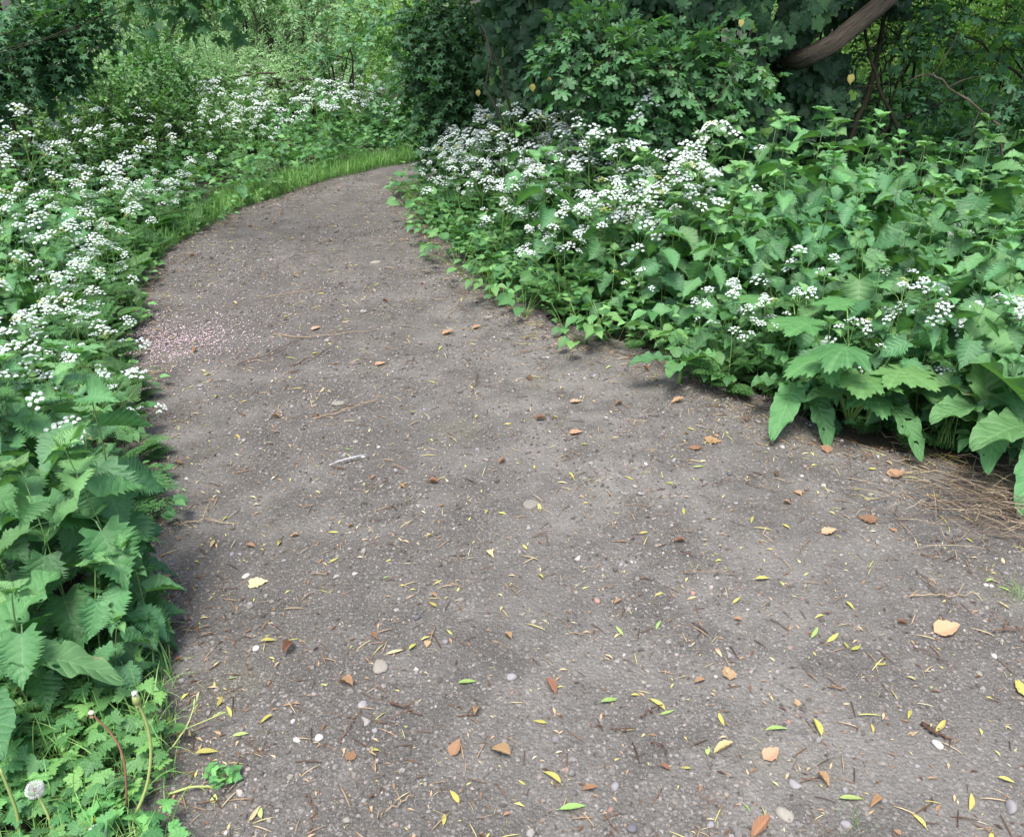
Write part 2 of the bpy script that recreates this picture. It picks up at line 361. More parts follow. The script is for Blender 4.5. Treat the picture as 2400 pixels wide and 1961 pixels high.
# ------------------------------------------------------------------ scene graph helpers
GROUPS = []
def link(o, parent=None):
    C.objects.link(o)
    if parent is not None: o.parent = parent
    return o
def empty(name, loc, rz=0, label=None, cat=None, group=None, scale=1):
    o = bpy.data.objects.new(name, None); link(o); o.location = loc; o.rotation_euler = (0, 0, rz); o.scale = (scale,) * 3; o.empty_display_size = .05
    return tag(o, label, cat, group)
def tag(o, label=None, cat=None, group=None, kind=None):
    if label: o['label'] = label
    if cat: o['category'] = cat
    if group: o['group'] = group
    if kind: o['kind'] = kind
    return o
def part(name, me, parent, loc=(0, 0, 0), rot=None, scale=1):
    o = bpy.data.objects.new(name, me); link(o, parent); o.location = loc
    if rot is not None: o.rotation_euler = rot
    o.scale = (scale,) * 3
    return o
def copy_thing(src, loc, rz, scale=1, label=None, group=None):
    o = src.copy(); C.objects.link(o); o.location = loc; o.rotation_euler = (0, 0, rz); o.scale = (scale,) * 3
    if label: o['label'] = label
    if group: o['group'] = group
    for ch in src.children:
        c = ch.copy(); C.objects.link(c); c.parent = o
    return o
# labels: each thing is described by its look and by its rank beside a landmark one can find
ORD = ['', 'second ', 'third ', 'fourth ', 'fifth ', 'sixth ', 'seventh ', 'eighth ', 'ninth ', 'tenth ', 'eleventh ', 'twelfth ', 'thirteenth ', 'fourteenth ', 'fifteenth ', 'sixteenth ', 'seventeenth ', 'eighteenth ', 'nineteenth ', 'twentieth ']
PENDING = []
def later(o, look, cat, group, marks): PENDING.append((o, look, marks)); o['category'] = cat; o['group'] = group; return o
def settle_labels():
    b = {}
    for o, look, marks in PENDING:
        x, y = o.location[0], o.location[1]
        d, (nm, mx, my) = min(((math.hypot(x - m_[1], y - m_[2]), m_) for m_ in marks), key=lambda q: q[0])
        dx, dy = x - mx, y - my
        side = ('right of' if dx > 0 else 'left of') if abs(dx) > abs(dy) else ('beyond' if dy > 0 else 'in front of')
        b.setdefault((look, side, nm), []).append((d, o))
    for (look, side, nm), l in b.items():
        l.sort(key=lambda q: q[0])
        for i, (_, o) in enumerate(l):
            if i < len(ORD): o['label'] = f'{look}, {ORD[i]}nearest {side} {nm}'
            else: o['label'] = f'{look}, deep in the crowd {side} {nm}'

# ------------------------------------------------------------------ path outline (world metres)
LE = np.array([(-.62, 0.2), (-.66, 1.16), (-.88, 1.745), (-1.15, 2.36), (-1.46, 2.96), (-1.76, 3.6), (-1.97, 4.23), (-2.2, 4.96), (-2.25, 5.5), (-2.11, 6.6), (-1.85, 7.2), (-1.6, 7.75), (-1.22, 8.3), (-.7, 8.75), (.5, 9.2), (4, 9.6)])
RE = np.array([(2.6, 0.2), (2.4, 1.5), (1.95, 2.2), (1.56, 2.55), (1.4, 2.7), (1.02, 2.86), (.9, 3.24), (.59, 3.6), (.21, 3.92), (0, 4.23), (-.25, 4.7), (-.43, 5.23), (-.66, 5.95), (-.8, 6.7), (-.93, 7.4), (-.6, 7.9), (.5, 8.2), (4, 8.4)])
def xl(y): return np.interp(y, LE[:12, 1], LE[:12, 0])
def xr(y): return np.interp(y, RE[:15, 1], RE[:15, 0])
def vnoise(x, y, s, seed=0):
    """smooth value noise in numpy"""
    r = np.random.default_rng(seed); T = r.random((64, 64)); x = x * s + 1000; y = y * s + 1000
    i = np.floor(x).astype(int); j = np.floor(y).astype(int); fx = x - i; fy = y - j; fx = fx * fx * (3 - 2 * fx); fy = fy * fy * (3 - 2 * fy)
    q = lambda a, b_: T[a % 64, b_ % 64]
    return (q(i, j) * (1 - fx) + q(i + 1, j) * fx) * (1 - fy) + (q(i, j + 1) * (1 - fx) + q(i + 1, j + 1) * fx) * fy

# soil and gravel materials
def ground_mat(name, gravel):
    m, t, p, o = mat_base(name); g = G(t); P_ = g.pos()
    big = g.noise(1.1, 3, .55, P_); mid = g.noise(5, 4, .6, P_); fine = g.noise(70, 4, .7, P_); vf = g.noise(320, 2, .6, P_)
    if gravel:
        c = g.ramp(mid, [(.3, (.058, .056, .052)), (.5, (.077, .074, .068)), (.72, (.105, .101, .094))])
        c = g.mix(g.mr(g.m('ADD', g.m('MULTIPLY', big, .6), g.m('MULTIPLY', mid, .4)), .50, .62, 0, .55), c, (.148, .142, .131))
        c = g.mix(g.mr(g.noise(2.3, 2, .5, P_), .62, .72, 0, .35), c, (.10, .10, .055))
        for sc, th, bt in ((75, .40, (.27, .25, .235)), (170, .42, (.27, .25, .235)), (120, .33, (.07, .06, .055)), (48, .26, (.27, .22, .2))):
            v = g.n('ShaderNodeTexVoronoi'); v.inputs['Scale'].default_value = sc; g.l(P_, v.inputs['Vector'])
            rnd = g.n('ShaderNodeSeparateColor'); g.l(v.outputs['Color'], rnd.inputs[0])
            k = g.m('MULTIPLY', g.mr(v.outputs['Distance'], th * .75, th, 1, 0), g.mr(rnd.outputs[0], .62, .66, 0, 1))
            c = g.mix(g.m('MULTIPLY', k, g.mr(rnd.outputs[1], 0, 1, .15, .6)), c, bt)
        c = g.mix(g.mr(fine, .5, .7, 0, .6), c, (.055, .047, .04)); c = g.mix(g.mr(vf, .52, .7, 0, .4), c, (.28, .262, .235))
        sx = g.n('ShaderNodeSeparateXYZ'); g.l(P_, sx.inputs[0])      # the trodden line: dry dusty crust worn into the right of centre
        xc = g.m('ABSOLUTE', g.m('SUBTRACT', sx.outputs[0], g.m('SUBTRACT', .95, g.m('MULTIPLY', sx.outputs[1], .22))))
        band = g.m('MULTIPLY', g.mr(xc, .1, .75, 1, 0), g.mr(g.noise(3.4, 5, .65, P_), .42, .58, 0, 1))
        c = g.mix(g.m('MULTIPLY', band, .45), c, (.205, .196, .180))
        c = g.mix(g.mr(fine, .5, .72, 0, .35), c, (.10, .09, .08))
    else:
        c = g.ramp(mid, [(.3, (.026, .022, .017)), (.7, (.06, .05, .038))]); c = g.mix(g.mr(fine, .4, .6, 0, .6), c, (.03, .035, .018))
    g.l(c, p.inputs['Base Color']); p.inputs['Roughness'].default_value = .92; p.inputs['Specular IOR Level'].default_value = .2
    v = g.n('ShaderNodeTexVoronoi'); v.inputs['Scale'].default_value = 110; g.l(P_, v.inputs['Vector'])
    h = g.m('ADD', g.m('MULTIPLY', fine, .9), g.m('SUBTRACT', .5, v.outputs['Distance']))
    b = g.n('ShaderNodeBump'); b.inputs['Strength'].default_value = .8; b.inputs['Distance'].default_value = .006; g.l(h, b.inputs['Height']); g.l(b.outputs[0], p.inputs['Normal'])
    return m
def gz(x, y): return .010 * (vnoise(x, y, 1.6, 3) - .5) + .004 * (vnoise(x, y, 9, 4) - .5)
def grid(x0, x1, y0, y1, st, zf, mask=None):
    xs = np.arange(x0, x1 + st / 2, st); ys = np.arange(y0, y1 + st / 2, st); X, Y = np.meshgrid(xs, ys); n = len(xs)
    v = np.stack([X, Y, zf(X, Y)], -1).reshape(-1, 3)
    I, J = np.meshgrid(np.arange(n - 1), np.arange(len(ys) - 1)); a = (J * n + I).ravel()
    f = np.stack([a, a + 1, a + n + 1, a + n], -1)
    if mask is not None:
        c = v[f].mean(1); f = f[mask(c[:, 0], c[:, 1])]
        u, inv = np.unique(f, return_inverse=True); v = v[u]; f = inv.reshape(f.shape)
    return dict(v=v, uv=v.copy(), f4=f)
def onpath(x, y, mg=0.0):
    return (x > xl(y) - mg) & (x < xr(y) + mg) & (y < 7.6) | (y >= 7.6) & (y > np.interp(x, RE[14:, 0], RE[14:, 1]) - mg) & (y < np.interp(x, LE[9:, 0], LE[9:, 1]) + mg) & (x > -1.7)
m = MB(); m.add(grid(-150, 150, -60, 240, 6, lambda x, y: 0 * x - .05), P=[[0, 0, 0]], tint=[.5])
tag(link(bpy.data.objects.new('ground', m.mesh('ground', ground_mat('soil', False)))), kind='structure')
m = MB(); m.add(grid(-9, 8, .2, 16, .08, lambda x, y: .05 * (vnoise(x, y, 1.2, 8) - .5) - .03 - .0 * x), P=[[0, 0, 0]], tint=[.5])
tag(link(bpy.data.objects.new('soil_verge', m.mesh('soil_verge', ground_mat('verge_soil', False)))), kind='structure')
m = MB(); m.add(grid(-3.2, 4, .1, 9.8, .02, gz, lambda x, y: onpath(x, y, .22 + .25 * (vnoise(x, y, 6, 5) - .5))), P=[[0, 0, 0]], tint=[.5])
GRAV = ground_mat('gravel_path', True)
tag(link(bpy.data.objects.new('path', m.mesh('path', GRAV))), kind='structure')

def scatter_path(n, ymin=.8, ymax=8.2, mg=.15, power=1.0):
    """random points on the path, denser near the camera for power > 1"""
    out = []
    while sum(map(len, out)) < n:
        y = ymin + (ymax - ymin) * R.random(n * 2) ** power; x = R.uniform(-2.6, 2.7, n * 2)
        k = onpath(x, y, mg) & (np.abs(x) < .66 * (y * .9 + .9)); out.append(np.stack([x[k], y[k]], -1))
    return np.concatenate(out)[:n]
# loose gravel
m = MB(); N = 56000; pts = scatter_path(N, .8, 8.0, .2, 1.4); sz = (.0016 + .0036 * R.random(N) ** 3 + (R.random(N) < .05) * R.uniform(.001, .006, N)) * (1 + .12 * pts[:, 1])
k = vnoise(pts[:, 0], pts[:, 1], 2.2, 21) * .75 + vnoise(pts[:, 0], pts[:, 1], 9, 22) * .45 + .4 * R.random(N) > .85; pts = pts[k]; sz = sz[k]; N = len(pts)
idx = R.integers(0, 6, N)
for i in range(6):
    q = idx == i; a = R.uniform(0, 2 * pi, q.sum()); p3 = np.column_stack([pts[q], gz(pts[q, 0], pts[q, 1]) + sz[q] * .25])
    m.add(STN[i], rotz(a), p3, scale=sz[q])
gm = plain_mat('gravel_stone', [(0, (.06, .055, .05)), (.35, (.11, .103, .094)), (.7, (.16, .15, .14)), (.92, (.235, .222, .21)), (.96, (.2, .15, .13)), (1, (.36, .345, .33))], .85, .25)
tag(link(bpy.data.objects.new('gravel', m.mesh('gravel', gm, False))), 'loose grit and small stones strewn over the path', kind='stuff')
# fine plant litter: bud scales, bits of straw, leaf crumbs
m = MB(); N = 13000; pts = scatter_path(N, .8, 8, .2, 1.3)
_e = np.concatenate([np.column_stack([xl(y_ := R.uniform(1.2, 7.5, 2600)) + np.abs(R.normal(0, .14, 2600)) - .05, y_]), np.column_stack([xr(y_ := R.uniform(1.2, 7.5, 2600)) - np.abs(R.normal(0, .16, 2600)) + .08, y_])]); pts = np.concatenate([pts, _e]); N = len(pts); a = R.uniform(0, 2 * pi, N)
sl_ = leaf(1, .28, 'lance', 2, 2, 0, .3, .2); tw_ = tube(curve((0, -.5, 0), (0, .5, 0), .06, 4), [.02, .028, .026, .015], 4)
for T, q, s0, s1 in ((sl_, R.random(N) < .6, .009, .028), (tw_, None, .012, .06)):
    if q is None: q = ~last
    last = q; n = q.sum(); D = dirs(a[q], R.normal(0, .12, n)); p3 = np.column_stack([pts[q], gz(pts[q, 0], pts[q, 1]) + .0035])
    m.add(T, frames(D, (0, 0, 1)), p3, scale=s0 + (s1 - s0) * R.random(n) ** 3)
lm = plain_mat('litter', [(0, (.05, .03, .02)), (.35, (.13, .075, .045)), (.6, (.26, .17, .10)), (.85, (.42, .33, .2)), (.95, (.42, .42, .10)), (1, (.5, .45, .33))], .8, .2)
tag(link(bpy.data.objects.new('litter', m.mesh('litter', lm))), 'fine brown and straw coloured plant crumbs over the path', kind='stuff')
# pink-white petals drifted at the left edge
m = MB(); N = 2900; c0 = np.array(gp(420, 800)); n1 = 1900
pp = np.concatenate([np.column_stack([R.normal(c0[0] - .06, .22, n1), R.normal(c0[1], .16, n1)]), np.column_stack([R.normal(c0[0] + .12, .5, N - n1), R.normal(c0[1] + .45, .75, N - n1)])])
pp = pp[(pp[:, 0] > xl(pp[:, 1]) - .25) & (pp[:, 0] < xr(pp[:, 1]))]
N = len(pp); m.add(leaf(1, .8, 'ovate', 2, 2, 0, .3, .0), frames(dirs(R.uniform(0, 2 * pi, N), R.normal(0, .15, N)), (0, 0, 1)), np.column_stack([pp, gz(pp[:, 0], pp[:, 1]) + .004]), scale=R.uniform(.006, .011, N))
tag(link(bpy.data.objects.new('petal_drift', m.mesh('petal_drift', plain_mat('pink_petal', [(0, (.3, .2, .2)), (.5, (.52, .40, .44)), (1, (.7, .6, .64))], .7, .2, trans=.2)))), 'pinkish white fallen petals drifted by the left edge of the path', kind='stuff')

# ------------------------------------------------------------------ landmarks for labels
def LM(name, px, py): x, y = gp(px, py); return (name, x, y)
PATH_MARKS = [LM('the drift of pink petals', 420, 800), LM('the pale flat stone', 1245, 1180), LM('the white triangular stone', 2195, 1745), LM('the pale bird feather', 810, 1085),
              LM('the torn orange leaf', 1710, 1585), LM('the dandelion stalks', 330, 1800), LM('the straw heap', 2280, 1220), LM('the scorched dock leaves', 2100, 1080),
              LM('the long upright brown leaf', 1295, 1615), LM('the reddish squarish pebble', 1400, 1410), LM('the bend of the path', 900, 420), LM('the forked twig', 700, 780), LM('the white shell-like stone', 577, 1352),
              LM('the round tan leaf', 1063, 1762), LM('the bright yellow oval leaf', 1783, 1360), LM('the bottom edge of the photo', 1500, 1961), LM('the orange leaf by the nettles', 1585, 945)]
VEG_R = [LM('the scorched dock leaves', 2100, 1080), ('the leaning bare limb', 2.1, 5.4), LM('the hogweed', 1990, 980), LM('the right path corner', 1290, 790), ('the light maple sprays', .9, 5.2), ('the bend of the path', -.7, 7.3), ('the thin dark poles', 2.6, 5.0), LM('the right picture edge', 2400, 800)]
VEG_L = [LM('the drift of pink petals', 300, 800), LM('the dandelion stalks', 250, 1800), ('the bend of the path', -1.8, 7.6), ('the dark maple top left', -3.6, 6.4), LM('the holed dock leaf', 120, 1400), ('the left picture edge', -3.0, 4.4), ('the pale willows', -4.5, 10.8), ('the grassy verge', -2.6, 6.6)]

# ------------------------------------------------------------------ nettles
def make_nettle(seed, H, npairs, lsz, lean=.06):
    r = np.random.default_rng(seed); root = empty('stinging_nettle', (0, 0, -50), cat='nettle')
    top = np.array([r.normal(0, lean), r.normal(0, lean), H]); n = 7
    ts = np.linspace(0, 1, n)[:, None]; pts = top * ts + np.array([r.normal(0, .02), r.normal(0, .02), 0]) * np.sin(ts * pi)
    m = MB(); m.add(tube(pts, np.linspace(.0042, .002, n), 5), P=[[0, 0, 0]], tint=[r.random()])
    part('stem', m.mesh('nettle_stem', M['netstem']), root)
    m = MB(); hs = np.linspace(.12, .97, npairs); a0 = r.uniform(0, pi)
    for j, t in enumerate(hs):
        c = top * t
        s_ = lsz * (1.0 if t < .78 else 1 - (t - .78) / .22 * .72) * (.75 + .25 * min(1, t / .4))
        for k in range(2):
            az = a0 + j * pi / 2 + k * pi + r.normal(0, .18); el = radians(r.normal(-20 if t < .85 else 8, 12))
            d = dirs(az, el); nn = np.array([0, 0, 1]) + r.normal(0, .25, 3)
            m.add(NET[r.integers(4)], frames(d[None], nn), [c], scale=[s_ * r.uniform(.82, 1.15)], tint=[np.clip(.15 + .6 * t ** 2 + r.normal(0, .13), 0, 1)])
    for k in range(4):   # young crown
        m.add(NET[r.integers(4)], frames(dirs(a0 + k * pi / 2 + .7, radians(r.uniform(20, 60)))[None], (0, 0, 1)), [top], scale=[lsz * r.uniform(.25, .42)], tint=[r.uniform(.65, .9)])
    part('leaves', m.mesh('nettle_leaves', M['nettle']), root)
    return root
NT = [make_nettle(100 + i, 1.0, 8 + i % 2, .18 + .014 * (i % 3)) for i in range(6)]     # unit height, scaled per plant
NTS = [make_nettle(120 + i, .5, 5, .15) for i in range(4)]                              # short young ones
NUSED = set()
def place(protos, i, loc, rz, sc):
    p = protos[i % len(protos)]
    if p.name in NUSED: return copy_thing(p, loc, rz, sc)
    NUSED.add(p.name); p.location = loc; p.rotation_euler = (0, 0, rz); p.scale = (sc,) * 3; return p
def poisson(n, box, ok, dmin, tries=60000):
    P = []; 
    for _ in range(tries):
        x = R.uniform(box[0], box[1]); y = R.uniform(box[2], box[3])
        if ok(x, y) and all((x - a) ** 2 + (y - b) ** 2 > dmin(x, y) ** 2 for a, b in P):
            P.append((x, y))
            if len(P) >= n: break
    return P
def edge_r(x, y):      # distance to the right of/behind the path edge
    return float(np.min(np.hypot(RE[:, 0] - x, RE[:, 1] - y)))
_r = np.array([(np.interp(t, np.arange(len(RE)), RE[:, 0]), np.interp(t, np.arange(len(RE)), RE[:, 1])) for t in np.linspace(2, len(RE) - 2, 160)])
_l = np.array([(np.interp(t, np.arange(len(LE)), LE[:, 0]), np.interp(t, np.arange(len(LE)), LE[:, 1])) for t in np.linspace(0, len(LE) - 3, 160)])
def dr(x, y): return float(np.min(np.hypot(_r[:, 0] - x, _r[:, 1] - y)))
def dl(x, y): return float(np.min(np.hypot(_l[:, 0] - x, _l[:, 1] - y)))
right_of = lambda x, y: x > xr(y) or y > 7.6
ok_n = lambda x, y: x > xr(y) + .12 and dr(x, y) > .26 and y > 2.6 and x > .35 + max(0, y - 4.6) * .8 and x < .66 * (y * .9 + .9)
spots = poisson(150, (.3, 3.7, 2.7, 5.3), ok_n, lambda x, y: .165 if y < 4.4 else .19)
for i, (x, y) in enumerate(spots):
    e = dr(x, y); h = min(.86, .40 + e * .38) * R.uniform(.76, 1.14)
    if x > 2.3: h *= .9
    short = h < .5
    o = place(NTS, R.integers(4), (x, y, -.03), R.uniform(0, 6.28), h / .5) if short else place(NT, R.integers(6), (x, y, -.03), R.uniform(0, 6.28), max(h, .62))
    later(o, 'short young stinging nettle' if short else ('tall broad-leaved stinging nettle' if h > .75 else 'stinging nettle of middle height'), 'nettle', 'stinging nettles right of the path', VEG_R)
# the clump at the left foreground, and nettles among the parsley on the left
NTL = [make_nettle(140 + i, 1.0, 9, .20 + .02 * (i % 3)) for i in range(5)]
lefts = [(275, 1450, .76), (340, 1480, .62), (200, 1560, .56), (120, 1380, .62), (50, 1460, .60), (350, 1550, .30), (330, 1440, .44), (310, 1560, .36), (250, 1600, .36), (330, 1400, .40), (150, 1250, .56), (60, 1280, .62), (230, 1330, .5), (20, 1600, .46), (110, 1640, .4), (290, 1640, .26), (10, 1150, .7), (90, 1120, .6), (170, 1150, .55)]
for i, (px, py, h) in enumerate(lefts):
    x, y = gp(px, py); o = place(NTL if h > .45 else NTS, i, (x, y, -.02), R.uniform(0, 6.28), h if h > .45 else h / .5)
    later(o, 'low leafy stinging nettle' if h < .45 else 'large-leaved stinging nettle', 'nettle', 'stinging nettles at the left foreground', VEG_L)
for i, (x, y) in enumerate(poisson(26, (-4, -1.5, 2.6, 5.2), lambda x, y: x < xl(y) - .25 and dl(x, y) > .25 and x > -.66 * (y + .9), lambda x, y: .2)):
    later(place(NT, R.integers(6), (x, y, -.03), R.uniform(0, 6.28), R.uniform(.45, .62)), 'nettle amid cow parsley', 'nettle', 'nettles among the left cow parsley', VEG_L)
for i, (x, y) in enumerate(poisson(30, (-4, -.6, 8.6, 10.4), lambda x, y: y > np.interp(x, LE[9:, 0], LE[9:, 1]) + .7, lambda x, y: .28)):
    later(place(NT, R.integers(6), (x, y, -.03), R.uniform(0, 6.28), R.uniform(.45, .7)), 'distant pale stinging nettle', 'nettle', 'nettles beyond the bend', VEG_L)
for i, (x, y) in enumerate(poisson(10, (0, 1.0, 4.6, 5.6), lambda x, y: x > xr(y) + .4, lambda x, y: .2)):
    later(place(NT, R.integers(6), (x, y, -.03), R.uniform(0, 6.28), R.uniform(.6, .85)), 'broad-leaved nettle in cow parsley', 'nettle', 'nettles among the right cow parsley', VEG_R)

# ------------------------------------------------------------------ cow parsley
def petal5():
    v = [(0, 0, 0)]; f = []
    for k in range(5):
        a = k * 2 * pi / 5
        for da, rr, z in ((-.5, .75, .02), (-.28, 1.05, .08), (.28, 1.05, .08), (.5, .75, .02)): v.append((cos(a + da) * rr, sin(a + da) * rr, z))
        b = 1 + 4 * k; f += [(0, b, b + 1), (0, b + 1, b + 2), (0, b + 2, b + 3)]
    v = np.array(v, float); return dict(v=v, uv=v.copy(), f3=np.array(f))
def petal_lo():
    a = np.arange(5) * 2 * pi / 5; v = np.array([(0, 0, 0)] + [(cos(q), sin(q), .1) for q in a]); return dict(v=v, uv=v.copy(), f3=np.array([(0, 1 + k, 1 + (k + 1) % 5) for k in range(5)]))
P5 = petal5(); PL = petal_lo()
def umbel_mb(seed, rad=.036, rays=11, lo=False, seedy=False, m=None, org=np.zeros(3), up=(0, 0, 1)):
    """stalk at the origin; rays spread to small flower heads"""
    r = np.random.default_rng(seed); m = m or MB(); Rm = frames(nrm(np.array([[1e-3, .02, 1]])) * 0 + nrm(np.cross([1., 0, 0], up))[None], up)[0]
    for k in range(rays):
        rr = rad * math.sqrt((k + .5) / rays) * r.uniform(.9, 1.1); a = k * 2.399 + r.normal(0, .15)
        tip = np.array([cos(a) * rr, sin(a) * rr, rad * (.95 - .62 * (rr / rad) ** 2) + r.normal(0, .04) * rad])
        T = tube([(0, 0, 0), tip * .55 + [0, 0, .001], tip], [.0007, .0005, .0005], 3); T['v'] = T['v'] @ Rm.T; m.add(T, P=[org], mat=0, tint=[.6])
        nf = 8 if lo else 14; q = np.arange(nf); sr = rad * .20 * np.sqrt((q + .5) / nf) * (1.0 if not seedy else .8); sa = q * 2.399 + r.uniform(0, 6)
        fp = tip + np.stack([np.cos(sa) * sr, np.sin(sa) * sr, rad * .20 - sr * .75], -1)
        if seedy:
            for z in fp:
                S = tube([tip, z + (z - tip) * .6], [.0004, .0011], 3); S['v'] = S['v'] @ Rm.T; m.add(S, P=[org], mat=2, tint=[r.random()])
        else:
            tl = nrm(np.stack([np.cos(sa) * sr / rad * 5 + tip[0] * 14, np.sin(sa) * sr / rad * 5 + tip[1] * 14, np.ones(nf)], -1)); fr = frames(nrm(np.cross(tl, [0.3, 1, 0])), tl)
            fr = np.einsum('ij,kjl->kil', Rm, fr)
            m.add(PL if lo else P5, fr, fp @ Rm.T + org, scale=r.uniform(.0026, .0042, nf) * (1.35 if lo else 1.0), mat=1)
    return m
UM = [umbel_mb(i, .036 + .009 * (i % 3), 8 + i % 4).mesh('umbel', [M['stem'], M['petal'], M['seed']]) for i in range(4)] + [umbel_mb(9, .03, 9, seedy=True).mesh('seed_umbel', [M['stem'], M['petal'], M['seed']])]
UMF = [umbel_mb(60 + i, .04, 8, True).mesh('far_umbel', [M['stem'], M['petal'], M['seed']]) for i in range(3)]
def make_parsley(seed, H, nu, far=False, leafy=1.0):
    r = np.random.default_rng(seed); root = empty('cow_parsley', (0, 0, -50), cat='cow parsley')
    top = np.array([r.normal(0, .07), r.normal(0, .07), H]); ms = MB(); ums = [(top, nrm(top * .3 + [0, 0, 1]))]
    line = lambda t: top * t + np.array([.02 * sin(t * 5), 0, 0])
    ms.add(tube([line(t) for t in np.linspace(0, 1, 8)], np.linspace(.0042, .0012, 8), 5), P=[[0, 0, 0]], tint=[.5])
    nodes = np.linspace(.35, .88, max(2, nu // 3)); lf = []
    for j, t in enumerate(nodes):
        for k in range(2 if j else 1):
            az = j * 2.4 + k * 2.6 + r.normal(0, .3); L = (1.02 - t) * H * r.uniform(.55, .95); d = dirs(az, radians(r.uniform(42, 62)))
            e = line(t) + d * L; e[2] = min(e[2], H * 1.05)
            pt = curve(line(t), e, 0.02, 5, .004); ms.add(tube(pt, np.linspace(.0024, .001, 5), 4), P=[[0, 0, 0]], tint=[.6]); ums.append((e, nrm(d * .35 + [0, 0, 1])))
            q = pt[2 + r.integers(2)]
            for s_ in range(r.integers(1, 3)):
                d2 = nrm(d + np.append(r.normal(0, .6, 2), .5)); e2 = q + d2 * L * r.uniform(.45, .7); ms.add(tube(curve(q, e2, .01, 4), np.linspace(.0016, .0009, 4), 3), P=[[0, 0, 0]], tint=[.6]); ums.append((e2, nrm(d2 * .35 + [0, 0, 1])))
            lf.append((line(t), az + .5, .13, 20)); lf.append((q, az - .7, .08, 20))
    ums = ums[:nu] if len(ums) > nu else ums
    part('stem', ms.mesh('parsley_stem', M['stem']), root)
    m = MB(); T = FRO_LO if far else FRO
    for k in range(int(9 * leafy)): lf.append((line(r.uniform(.02, .3)), r.uniform(0, 6.28), r.uniform(.2, .34), r.uniform(5, 60)))
    for c, az, s_, el in lf:
        m.add(T[r.integers(len(T))], frames(dirs(az, radians(el))[None], (0, 0, 1)), [c], scale=[s_], tint=[r.random()])
    part('foliage', m.mesh('parsley_foliage', M['parsley']), root)
    if far:
        for i, (c, up) in enumerate(ums):
            o = part('flower_umbel', UMF[r.integers(3)], root, c, scale=r.uniform(.75, 1.1)); o.rotation_euler = Vector(nrm(np.array(up) + r.normal(0, .2, 3))).to_track_quat('Z', 'Y').to_euler()
    else:
        for i, (c, up) in enumerate(ums):
            o = part('flower_umbel', UM[4] if r.random() < .08 else UM[r.integers(4)], root, c, scale=r.uniform(.8, 1.15)); o.rotation_euler = Vector(nrm(np.array(up) + r.normal(0, .22, 3))).to_track_quat('Z', 'Y').to_euler()
    return root
CP = [make_parsley(200 + i, .8, 8 + i) for i in range(5)]
CPA = [make_parsley(250 + i, .8, 5 + i) for i in range(4)]
CPF = [make_parsley(230 + i, .8, 9, True) for i in range(4)]
def put_parsley(pts, hf, look, group, marks, far=False, airy=False):
    for x, y in pts:
        h = hf(x, y) * R.uniform(.75, 1.2)
        later(place(CPF if far else CPA if airy else CP, R.integers(4 if far or airy else 5), (x, y, -.03), R.uniform(0, 6.28), h / .8), look(h), 'cow parsley', group, marks)
lk = lambda a: (lambda h: ('tall ' if h > .72 else 'low ' if h < .5 else 'knee-high ') + a)
okL = lambda x, y: vnoise(np.array(x), np.array(y), 1.7, 77) > .34 and x < xl(y) - .12 and dl(x, y) > .16 and x > -.68 * (y * .9 + 1.1) and y > 2.55
put_parsley(poisson(30, (-2.6, -1.2, 2.7, 6.2), lambda x, y: xl(y) - .2 < x < xl(y) - .02, lambda x, y: .1), lambda x, y: .42, lambda h: 'cow parsley leaning over path', 'cow parsley along the left bank', VEG_L, airy=True)
put_parsley(poisson(92, (-5, -1.3, 2.5, 6.6), okL, lambda x, y: .17), lambda x, y: min(.8, .42 + dl(x, y) * .32), lk('cow parsley on left bank'), 'cow parsley along the left bank', VEG_L, airy=True)
okR = lambda x, y: x > xr(y) + .12 and dr(x, y) > .18 and x < .95 + (5 - y) * .1 and y > 4.15
put_parsley(poisson(100, (-1, 1.2, 4.1, 7.0), okR, lambda x, y: .105), lambda x, y: min(.86, .36 + dr(x, y) * .5), lk('cow parsley on right bank'), 'cow parsley along the right bank', VEG_R)
okF = lambda x, y: y > np.interp(x, LE[9:, 0], LE[9:, 1]) + .3 and x > -.66 * (y + 1) and x < .6
put_parsley(poisson(125, (-6, .6, 7, 11), lambda x, y: okF(x, y) and not (x < -2.2 and y < 7.3), lambda x, y: .19), lambda x, y: .62, lambda h: 'distant white cow parsley', 'cow parsley beyond the bend', VEG_L, True)
put_parsley([gp(*q) for q in ((1690, 890), (1780, 900), (1880, 850), (2090, 960), (2260, 980), (2330, 900), (1520, 800), (2200, 760), (2000, 820))], lambda x, y: .5, lambda h: 'slender cow parsley before nettles', 'sparse cow parsley by the docks', VEG_R)
put_parsley([gp(*q) for q in ((1620, 890), (1840, 925), (2060, 985), (2150, 1010), (1960, 960), (2240, 1010), (1700, 910), (2330, 1000))], lambda x, y: .5, lambda h: 'short cow parsley among the docks', 'sparse cow parsley by the docks', VEG_R)
put_parsley([gp(*q) for q in ((200, 1250), (90, 1300), (20, 1280), (270, 1190))], lambda x, y: .62, lambda h: 'cow parsley above left nettles', 'cow parsley over the left nettles', VEG_L)

